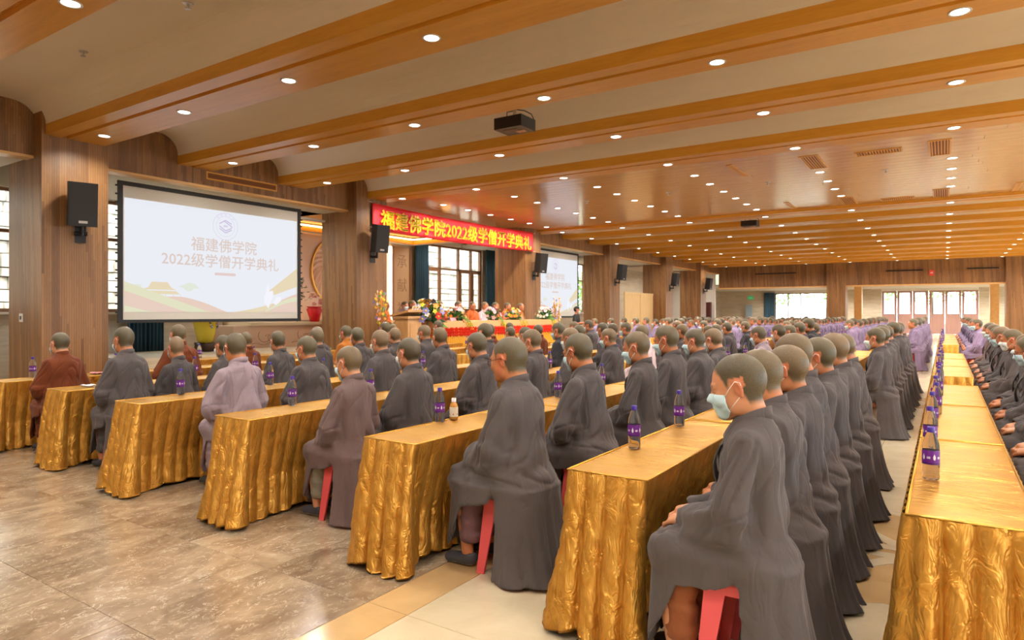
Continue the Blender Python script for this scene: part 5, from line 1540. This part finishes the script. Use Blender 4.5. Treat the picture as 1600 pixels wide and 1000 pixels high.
# ------------------------------------------------------------------ stage furniture and people
def long_skirt(W, L, H, name, mat, amp=.02, seed=1, n_per=.09):
    V = []; F = []; pts = []
    ds = .02
    for a, b_, nx, ny in (((0, 0), (W, 0), 0, -1), ((W, 0), (W, L), 1, 0), ((W, L), (0, L), 0, 1), ((0, L), (0, 0), -1, 0)):
        d = math.hypot(b_[0] - a[0], b_[1] - a[1]); m = int(d / ds)
        for k in range(m): pts.append((a[0] + (b_[0] - a[0]) * k / m, a[1] + (b_[1] - a[1]) * k / m, nx, ny))
    n = len(pts); nz = 6
    for j in range(nz + 1):
        t = j / nz
        for i, p in enumerate(pts):
            o = .004 + amp * (.3 + t) * math.sin(i * ds / n_per * 2 * PI + .6 * math.sin(i * .05 + seed)); V.append((p[0] + p[2] * o, p[1] + p[3] * o, H * (1 - t) + .004 * t))
    for j in range(nz):
        for i in range(n): F.append((j * n + i, (j + 1) * n + i, (j + 1) * n + (i + 1) % n, j * n + (i + 1) % n))
    return mesh(name, V, F, mat, True)
yellow = NT('yellow satin').set(Base_Color=S2L((.90, .66, .16)), Metallic=.3, Roughness=.4)
redr = plain('red satin ruffle', S2L((.88, .20, .12)), .4); cloth_c = plain('peach cloth', S2L((.90, .66, .44)), .6)
st = empty('head_table', (-11.45, 12.95, .5)); tag(st, 'long head table on the stage with red ruffle over yellow pleated skirt', 'table')
mb = MB(); mb.box(0, .58, 0, 6.35, .745, .785, cloth_c); mb.build('tabletop', st)
link('yellow_skirt', long_skirt(.58, 6.35, .745, 'yellow_skirt', yellow, .018), None, st)
mb = MB(); mb.box(-.02, .60, -.02, 6.37, .60, .745, cloth_c); mb.build('valance', st)
r3 = random.Random(9); mb = MB()
for i in range(64):
    y = 6.35 * (i + .5) / 64
    for k in range(3):
        yy = y + r3.uniform(-.03, .03); zz = .42 + k * .075; a = r3.uniform(.05, .09)
        V = [(.61, yy - .06, zz), (.61 + a, yy - .02, zz + .06), (.61, yy + .06, zz + .02), (.61 + a * .8, yy + .01, zz - .055), (.64 + a, yy, zz + .005)]
        mb.add(V, [(0, 3, 4), (3, 2, 4), (2, 1, 4), (1, 0, 4)], redr)
for i in range(8):
    x = .58 * (i + .5) / 8
    for k in range(3): mb.add([(x - .04, -.03, .42 + k * .075), (x, -.07, .44 + k * .075), (x + .04, -.03, .43 + k * .075), (x, -.06, .39 + k * .075)], [(0, 1, 2), (0, 2, 3)], redr)
mb.build('red_ruffle', st)
sd = empty('side_table', (-13.0, 12.75, .5)); tag(sd, 'small gold-skirted table on the stage left of the lectern', 'table')
mb = MB(); mb.box(0, .5, 0, 1.35, .73, .75, M['goldtop']); mb.build('tabletop', sd); link('skirt', long_skirt(.5, 1.35, .73, 'skirt', M['gold'], .02), None, sd)
lec = empty('lectern', (-11.25, 12.35, .5)); tag(lec, 'pale wooden lectern standing between the side table and the head table', 'lectern')
lw_ = m_wood('lectern timber', (.76, .56, .34), (.84, .66, .44), .4, (3, 3, .5))
mb = MB(); mb.box(-.22, .22, -.25, .25, 0, .86, lw_); mb.build('body', lec)
mb = MB(); mb.prism([(-.30, .90), (.30, 1.02), (.30, 1.08), (-.30, .96)], 'y', -.33, .33, lw_); mb.box(-.27, .27, -.30, .30, .86, .92, lw_); mb.build('slanted_top', lec)
mb = MB(); mb.box(.22, .232, -.17, .17, .12, .74, lw_); mb.build('front_panel', lec)
inc = MB(); ir = MB()
# dark incense burner figure at the back
ib = empty('incense_burner', (-14.6, 17.3, .62)); tag(ib, 'tall dark carved incense burner on a stand left of the stage window', 'ornament')
mb = MB(); mb.lathe([(.16, 0), (.18, .05), (.10, .2), (.08, .7), (.14, .85)], n=12, mat=M['black']); mb.build('stand', ib)
mb = MB(); mb.lathe([(.001, .85), (.14, .86), (.20, 1.0), (.16, 1.12), (.06, 1.2), (.10, 1.3), (.001, 1.38)], n=12, mat=M['black']); mb.tube([(0, -.16, 1.05), (0, -.28, 1.12), (0, -.28, 1.25), (0, -.2, 1.3)], .02, 5, M['black']); mb.tube([(0, .16, 1.05), (0, .28, 1.12), (0, .28, 1.25), (0, .2, 1.3)], .02, 5, M['black']); mb.build('bowl', ib)
FC = {k: plain('petal ' + k, S2L(c), .6) for k, c in dict(pink=(.96, .68, .74), white=(.97, .94, .90), yellow=(.97, .80, .20), orange=(.96, .55, .18), red=(.85, .16, .14), blue=(.56, .56, .82)).items()}
leafD = plain('dark leaf', S2L((.16, .34, .20)), .5); leafY = plain('bright leaf', S2L((.42, .62, .24)), .5)
def flower_heads(mb, c, rx, ry, rz, n, cols, r, s=.045):
    for i in range(n):
        a = r.uniform(0, 2 * PI); e = r.uniform(-.1, 1.2); p = Vector((c[0] + rx * math.cos(a) * math.cos(e), c[1] + ry * math.sin(a) * math.cos(e), c[2] + rz * math.sin(e)))
        nn = (p - Vector(c)).normalized() if (p - Vector(c)).length > 1e-4 else Vector((0, 0, 1)); u = nn.orthogonal().normalized(); w = nn.cross(u); ss = s * r.uniform(.7, 1.3); m = FC[r.choice(cols)]
        V = [p + nn * ss * .25]
        for k in range(10):
            t = 2 * PI * k / 10; q = ss * (1 if k % 2 == 0 else .6); V.append(p + u * q * math.cos(t) + w * q * math.sin(t) + nn * ss * .35)
        mb.add(V, [(0, k + 1, (k + 1) % 10 + 1) for k in range(10)], m)
        mb.ball(p + nn * ss * .3, ss * .25, 6, 4, FC['yellow'])
def arrangement(x, y, z, cols, lab, big=1.0, seed=1, spray=True):
    r = random.Random(seed); g = empty('flower_arrangement', (x, y, z)); tag(g, lab, 'flowers', 'flower arrangements on the head table')
    b = MB(); b.lathe([(.001, 0), (.07, 0), (.11 * big, .07), (.10 * big, .08), (.001, .07)], n=14, mat=plain('foam pot', S2L((.30, .40, .25)), .6)); b.build('pot', g)
    b = MB()
    for i in range(70):
        a = r.uniform(0, 2 * PI); l = big * r.uniform(.14, .32); e = r.uniform(-.5, 1.0); d = Vector((math.cos(a) * math.cos(e), math.sin(a) * math.cos(e), math.sin(e))); q = d.orthogonal().normalized() * .028 * big
        p0 = Vector((0, 0, .08)); b.add([p0 + d * l * .25, p0 + d * l * .65 + q, p0 + d * l, p0 + d * l * .65 - q], [(0, 1, 2, 3)], leafD if r.random() < .6 else leafY)
    b.build('leaves', g)
    b = MB(); flower_heads(b, (0, 0, .10), .22 * big, .24 * big, .24 * big, int(30 * big), cols, r, .05 * big); b.build('blossoms', g)
    if spray:
        b = MB()
        for i in range(9):
            a = r.uniform(-.5, .9); pts = [(.08, .02 * i - .1, .12), (.22, .06 + .03 * i * a, .10), (.30, .14 + .05 * i * a, -.06), (.33, .18 + .06 * i * a, -.22 * big)]
            b.tube(pts, .006, 4, leafY)
            for k in range(5): b.ball(Vector(pts[2]).lerp(Vector(pts[3]), k / 5) + Vector((r.uniform(-.02, .02), r.uniform(-.02, .02), 0)), .016, 5, 4, FC['yellow'])
        b.build('trailing_spray', g)
    return g
ARR = [(12.98, ['orange', 'yellow', 'white', 'red', 'blue'], 'large mixed orange and white flower arrangement at the lectern end of the head table', 1.6), (14.15, ['pink', 'white', 'orange'], 'pink and white flower arrangement, second from the lectern on the head table', 1.0),
       (15.84, ['pink', 'pink', 'blue'], 'pink peony flower arrangement at the middle of the head table', 1.0), (16.95, ['pink', 'yellow', 'orange', 'blue'], 'pink and yellow flower arrangement right of the middle of the head table', 1.0),
       (18.85, ['white', 'pink', 'white'], 'white and pink flower arrangement at the right end of the head table', 1.05)]
for i, (y, cc, lab, bg_) in enumerate(ARR): arrangement(-11.12, y, 1.287, cc, lab, bg_ * 1.2, i + 2)
def coin_tree(x, y, lab, H=1.7):
    g = empty('glitter_tree', (x, y, .5 if x > -12 else .5)); tag(g, lab, 'ornament', 'tall glittering ornaments'); r = random.Random(int(y * 10))
    b = MB(); b.lathe([(.001, 0), (.12, 0), (.14, .3), (.11, .32), (.001, .3)], n=12, mat=goldleaf); b.build('pot', g)
    b = MB(); st_ = []
    for k in range(9):
        a = r.uniform(0, 2 * PI); top = (.13 * math.cos(a), .13 * math.sin(a), H * r.uniform(.7, 1)); b.tube([(0, 0, .3), (top[0] * .6, top[1] * .6, H * .6), top], .008, 5, goldleaf); st_.append(top)
    b.build('stems', g)
    b = MB()
    for i in range(80):
        t = r.choice(st_); u = r.uniform(.35, 1); c = Vector((t[0] * u, t[1] * u, .3 + (t[2] - .3) * u)) + Vector((r.uniform(-.06, .06), r.uniform(-.06, .06), 0)); m = r.choice([FC['yellow'], FC['orange'], goldleaf, FC['white'], FC['yellow'], FC['blue'], leafY, FC['pink']])
        n_ = Vector((1, r.uniform(-.6, .6), r.uniform(-.5, .5))).normalized(); b.cyl(c - n_ * .004, c + n_ * .004, .034, None, 8, m, False)
    tag(b.build('discs', g), kind='stuff')
coin_tree(-11.35, 11.5, 'tall glittering gold ornament tree in front of the column under the banner', 1.62); coin_tree(-11.15, 19.75, 'tall pink and orange ornament tree at the far end of the head table', 1.62)
# altar plant, red-wrapped pot, vase
g = empty('potted_orchid', (-14.45, 12.1, 1.26)); tag(g, 'potted plant wrapped in red foil with glowing pink blossoms on the altar', 'plant')
b = MB(); b.lathe([(.001, 0), (.12, 0), (.15, .12), (.22, .34), (.17, .38), (.24, .42), (.10, .36)], n=14, mat=plain('red foil', S2L((.85, .08, .12)), .25)); b.build('foil_pot', g)
b = MB(); rr_ = random.Random(3); flower_heads(b, (0, 0, .5), .18, .18, .28, 22, ['pink', 'pink', 'white'], rr_, .06); b.build('blossoms', g)
g = empty('lucky_bamboo', (-14.5, 11.55, 1.26)); tag(g, 'tall leafy green plant on the altar at the right edge of the large screen', 'plant')
b = MB()
for k in range(5): b.tube([(0, 0, 0), (.05 * math.cos(k), .06 * math.sin(k * 2), .45), (.1 * math.cos(k * 2), .14 * math.sin(k), .9)], .012, 5, leafY)
b.build('stems', g)
b = MB(); rr_ = random.Random(4)
for i in range(70):
    c = Vector((rr_.uniform(-.15, .15), rr_.uniform(-.2, .2), rr_.uniform(.55, 1.2))); d = Vector((rr_.uniform(-1, 1), rr_.uniform(-1, 1), rr_.uniform(-.6, .6))).normalized(); q = d.orthogonal().normalized() * .02; b.add([c, c + d * .07 + q, c + d * .15, c + d * .07 - q], [(0, 1, 2, 3)], leafD)
b.build('leaves', g)
b = MB(); b.lathe([(.001, .02), (.03, 0), (.035, .9), (.02, .95), (.001, .95)], n=10, mat=M['ledw']); tag(b.build('altar_candle', None, (-14.35, 12.75, 1.26)), 'tall glowing white candle lamp at the right of the altar', 'lamp')
vs = empty('floor_vase', (-14.2, 8.75, .62)); tag(vs, 'large yellow painted vase on a dark stand below the large screen', 'vase')
b = MB(); b.lathe([(.001, 0), (.20, 0), (.24, .04), (.22, .14), (.24, .2), (.001, .2)], n=18, mat=plain('dark stand', S2L((.22, .12, .10)), .3)); b.build('stand', vs)
vy = plain('yellow glaze', S2L((.86, .76, .22)), .2)
b = MB(); b.lathe([(.14, .2), (.17, .24), (.25, .6), (.28, .85), (.22, 1.02), (.14, 1.1), (.15, 1.2), (.18, 1.24)], n=24, mat=vy); vb = b.build('vase_body', vs)
b = MB(); rr_ = random.Random(6)
for i in range(26):
    a = rr_.uniform(-1.3, 1.3); z = rr_.uniform(.55, .98); rad = .262 + .02 * (z > .7)
    for k in range(5):
        t = 2 * PI * k / 5; c = (rad * math.cos(a + .07 * math.cos(t)), rad * math.sin(a + .07 * math.cos(t)), z + .02 * math.sin(t)); b.ball(c, (.014, .014, .014), 5, 4, rr_.choice([FC['pink'], FC['white'], leafD, FC['blue']]))
b.build('painted_flowers', vs)

# people on the stage, facing the hall
stl = [(-12.05, 13.34, .1, 'c', 6, 'orange-robed person seated behind the lectern end of the head table'), (-12.05, 14.5, 0, 'b', 2, 'brown-robed masked person at the head table behind the pink and white flowers'),
       (-12.0, 15.25, .1, 'c', 4, 'bespectacled orange-robed person at the head table left of the middle'), (-12.0, 16.0, -.4, 'c', 4, 'orange-robed elder at the centre of the head table, seen between the flowers'),
       (-12.0, 16.65, -.2, 'p', 6, 'person in a white top at the head table, right of the centre elder'), (-12.0, 17.2, 0, 'c', 6, 'orange-robed person at the head table, fourth from its right end'),
       (-12.0, 17.85, .2, 'c', 4, 'orange-robed person leaning at the head table near the right column'), (-12.0, 18.7, 0, 'o', 6, 'ochre-robed person at the right end of the head table'),
       (-13.35, 13.1, .2, 'b', 6, 'brown-robed person at the small gold side table, nearer the column'), (-13.45, 13.75, .2, 'c', 4, 'orange-robed person at the small gold side table, middle one'),
       (-13.4, 14.5, .1, 'l', 2, 'lavender-robed masked person beside the small gold side table')]
for x, y, rz, c, k, lab in stl:
    person(k, x, y, rz, .98, c, lab, 'people seated on the stage', .5)
for i, (x, y, rz, c, k, lab) in enumerate(stl): stool(x, y, stP, 'stool under the %s' % lab.split(' at ')[0].split(' seated ')[0].split(' leaning')[0].split(' beside')[0] + ', stage seat %s' % ('one', 'two', 'three', 'four', 'five', 'six', 'seven', 'eight', 'nine', 'ten', 'eleven')[i], .5)
for i, (y, n) in enumerate(((13.9, 'left'), (15.3, 'centre'), (17.3, 'right'))):
    b = MB(); b.prism([(-.03, 0), (.03, 0), (0, .09)], 'y', -.12, .12, plain('pink card', S2L((.96, .62, .66)), .6)); tag(b.build('name_card', None, (-11.05, y, 1.287)), 'pink folded name card on the head table, %s one' % n, 'name card', 'name cards')
# black-clad helper with short black hair standing at the far end of the stage
def helper():
    hd = (.02, 0, 1.60)
    def fn(P):
        Q = rot(P, hd, .15, .5); d = head_field(Q) * HS
        d = smin(d, cone(P, (-.01, 0, 1.55), (-.02, 0, 1.44), .052, .056), .02)
        d = smin(d, un([ell(P, (-.01, 0, 1.25), (.12, .18, .22)), cone(P, (-.01, -.16, 1.39), (-.01, .16, 1.39), .05), ell(P, (0, 0, .98), (.12, .16, .16))], .06), .03)
        for s in (1, -1):
            d = smin(d, cone(P, (-.01, s * .19, 1.37), (.02, s * .24, 1.10), .052, .042), .03)
            d = smin(d, cone(P, (.02, s * .24, 1.10), (.26, s * .10, 1.14), .040, .028), .015)
            d = smin(d, hand_field(P, (.26, s * .10, 1.14), (.6, -s * .8, 0), (.2, 0, 1), -s), .01)
            d = smin(d, cone(P, (0, s * .09, .92), (.01, s * .10, .50), .095, .062), .03); d = smin(d, cone(P, (.01, s * .10, .50), (-.01, s * .11, .09), .060, .042), .03)
            d = smin(d, cone(P, (-.03, s * .11, .04), (.15, s * .13, .035), .038, .030), .02)
        return d
    V, F = nets(fn, (-.22, -.36, 0), (.45, .36, 1.78), .009); V = relax(V, F, 1, .4)
    Q = rot(V.astype(np.float32), hd, .15, .5); col = np.zeros((len(V), 3)); ay = np.abs(Q[:, 1])
    ear = (ay > .0745) & (Q[:, 2] < .038); col[:, 1] = np.where(ear, .4, 0)
    eye = np.exp(-((ay - .031) / .012) ** 4 - ((Q[:, 2] + .003) / .0035) ** 2) * (Q[:, 0] > .07); col[:, 2] = eye
    root = link('person', npmesh('person', V, F, M['skin'], True, col), None, None, (-11.2, 21.3, 0), .15)
    tag(root, 'standing person with short black hair, white mask, black shirt and trousers by the screen', 'person')
    N = vnormals(V, F)
    def shell(sel, off, nm, mat, par):
        keep = sel[F].all(1); V2 = V + N * off; f = F[keep]; used_, inv = np.unique(f, return_inverse=True)
        o = link(nm, npmesh(nm, V2[used_], inv.reshape(f.shape), mat, True), None, par); md = o.modifiers.new('t', 'SOLIDIFY'); md.thickness = .006; return o
    x, y, z = V.T
    shell(((z > .93) & (z < 1.455) & ~((np.abs(y) > .18) & (z < 1.17)) & (x < .155)), .010, 'shirt', M['hair'], root)
    shell((z > .07) & (z < .97) & (x < .155), .012, 'trousers', M['black'], root)
    shell(z < .085, .005, 'shoes', M['black'], root)
    qx, qy, qz = Q.T; hl = np.interp(qx, [-.2, -.03, -.01, .03, .04, .06, .2], [-.06, -.05, .03, .03, .05, .075, .09])
    shell((qz > hl) & ~ear & (qz < .2), .010, 'hair', M['hair'], root)
    p = dict(lean=0, pitch=.15, yaw=.5, fat=0, arm=0, seed=1)
    global joints
    jo = joints; joints = lambda p_: {'hd': hd}
    mm, ll = mask_meshes(p, M['mask2']); joints = jo
    mo = link('mask', mm, None, root)
    for l in ll: link('ear_loop', l, None, mo)
helper()
# timber folding partition
pt = empty('timber_partition', (-12.7, 29.0, 0)); tag(pt, 'pale two-leaf timber partition standing between the far left columns', 'partition')
pw2 = m_wood('pale ash', (.84, .70, .48), (.90, .77, .56), .5, (3, 3, .5))
for k in range(2):
    y = k * 2.0
    b = MB()
    for q in ((y, y + .10, 0, 2.5), (y + 1.88, y + 1.98, 0, 2.5), (y + .10, y + 1.88, 2.4, 2.5), (y + .10, y + 1.88, .0, .12), (y + .10, y + 1.88, .95, 1.03)): b.box(-.03, .03, *q, pw2)
    lf = b.build('partition_leaf', pt)
    b = MB()
    for m_ in range(16): b.box(-.012, .012, y + .10 + m_ * .111 + .004, y + .10 + (m_ + 1) * .111 - .004, .12, 2.4, pw2)
    b.build('infill_board', lf)
b = MB(); b.box(-.25, .25, -.3, .3, 0, 1.9, plain('dark cabinet', S2L((.22, .12, .10)), .4)); tag(b.build('dark_cabinet', None, (-13.6, 27.6, 0)), 'dark red-brown cabinet behind the left edge of the timber partition', 'cabinet')
# small socket on the near column, exit signs
b = MB(); b.box(-.06, .06, -.012, 0, -.07, .07, plain('socket plate', (.7, .68, .62), .4)); so = b.build('wall_socket', None, (-12.75, 4.62, 1.42)); tag(so, 'small pale wall switch on the near side of the first wood column', 'switch')
b = MB(); b.box(-.03, .03, -.016, -.012, -.03, .03, M['black']); b.build('rocker', so)
def sign(x, y, z, w, h, c, lab, glyph):
    b = MB(); b.box(-w / 2, w / 2, -.02, .02, -h / 2, h / 2, emis('sign ' + lab[:5], c, .9)); o = b.build('exit_sign', None, (x, y, z)); tag(o, lab, 'sign')
    q = MB(); q.add([(-w * .3, -.022, -h * .06), (w * .05, -.022, -h * .06), (w * .05, -.022, -h * .2), (w * .3, -.022, 0), (w * .05, -.022, h * .2), (w * .05, -.022, h * .06), (-w * .3, -.022, h * .06)], [tuple(range(7))], wdrop); q.build('sign_arrow', o)
sign(-13.1, 54.97, 2.72, .42, .26, (.18, .62, .35), 'small green exit sign above the grey door in the far lobby', 0)
sign(-.6, 43.17, 3.72, .22, .30, (.90, .28, .20), 'small red alarm sign on the cladding over the far entrance', 0)
for root in PROTO:
    def kill(o):
        for c in list(o.children): kill(c)
        bpy.data.objects.remove(o)
    kill(root)
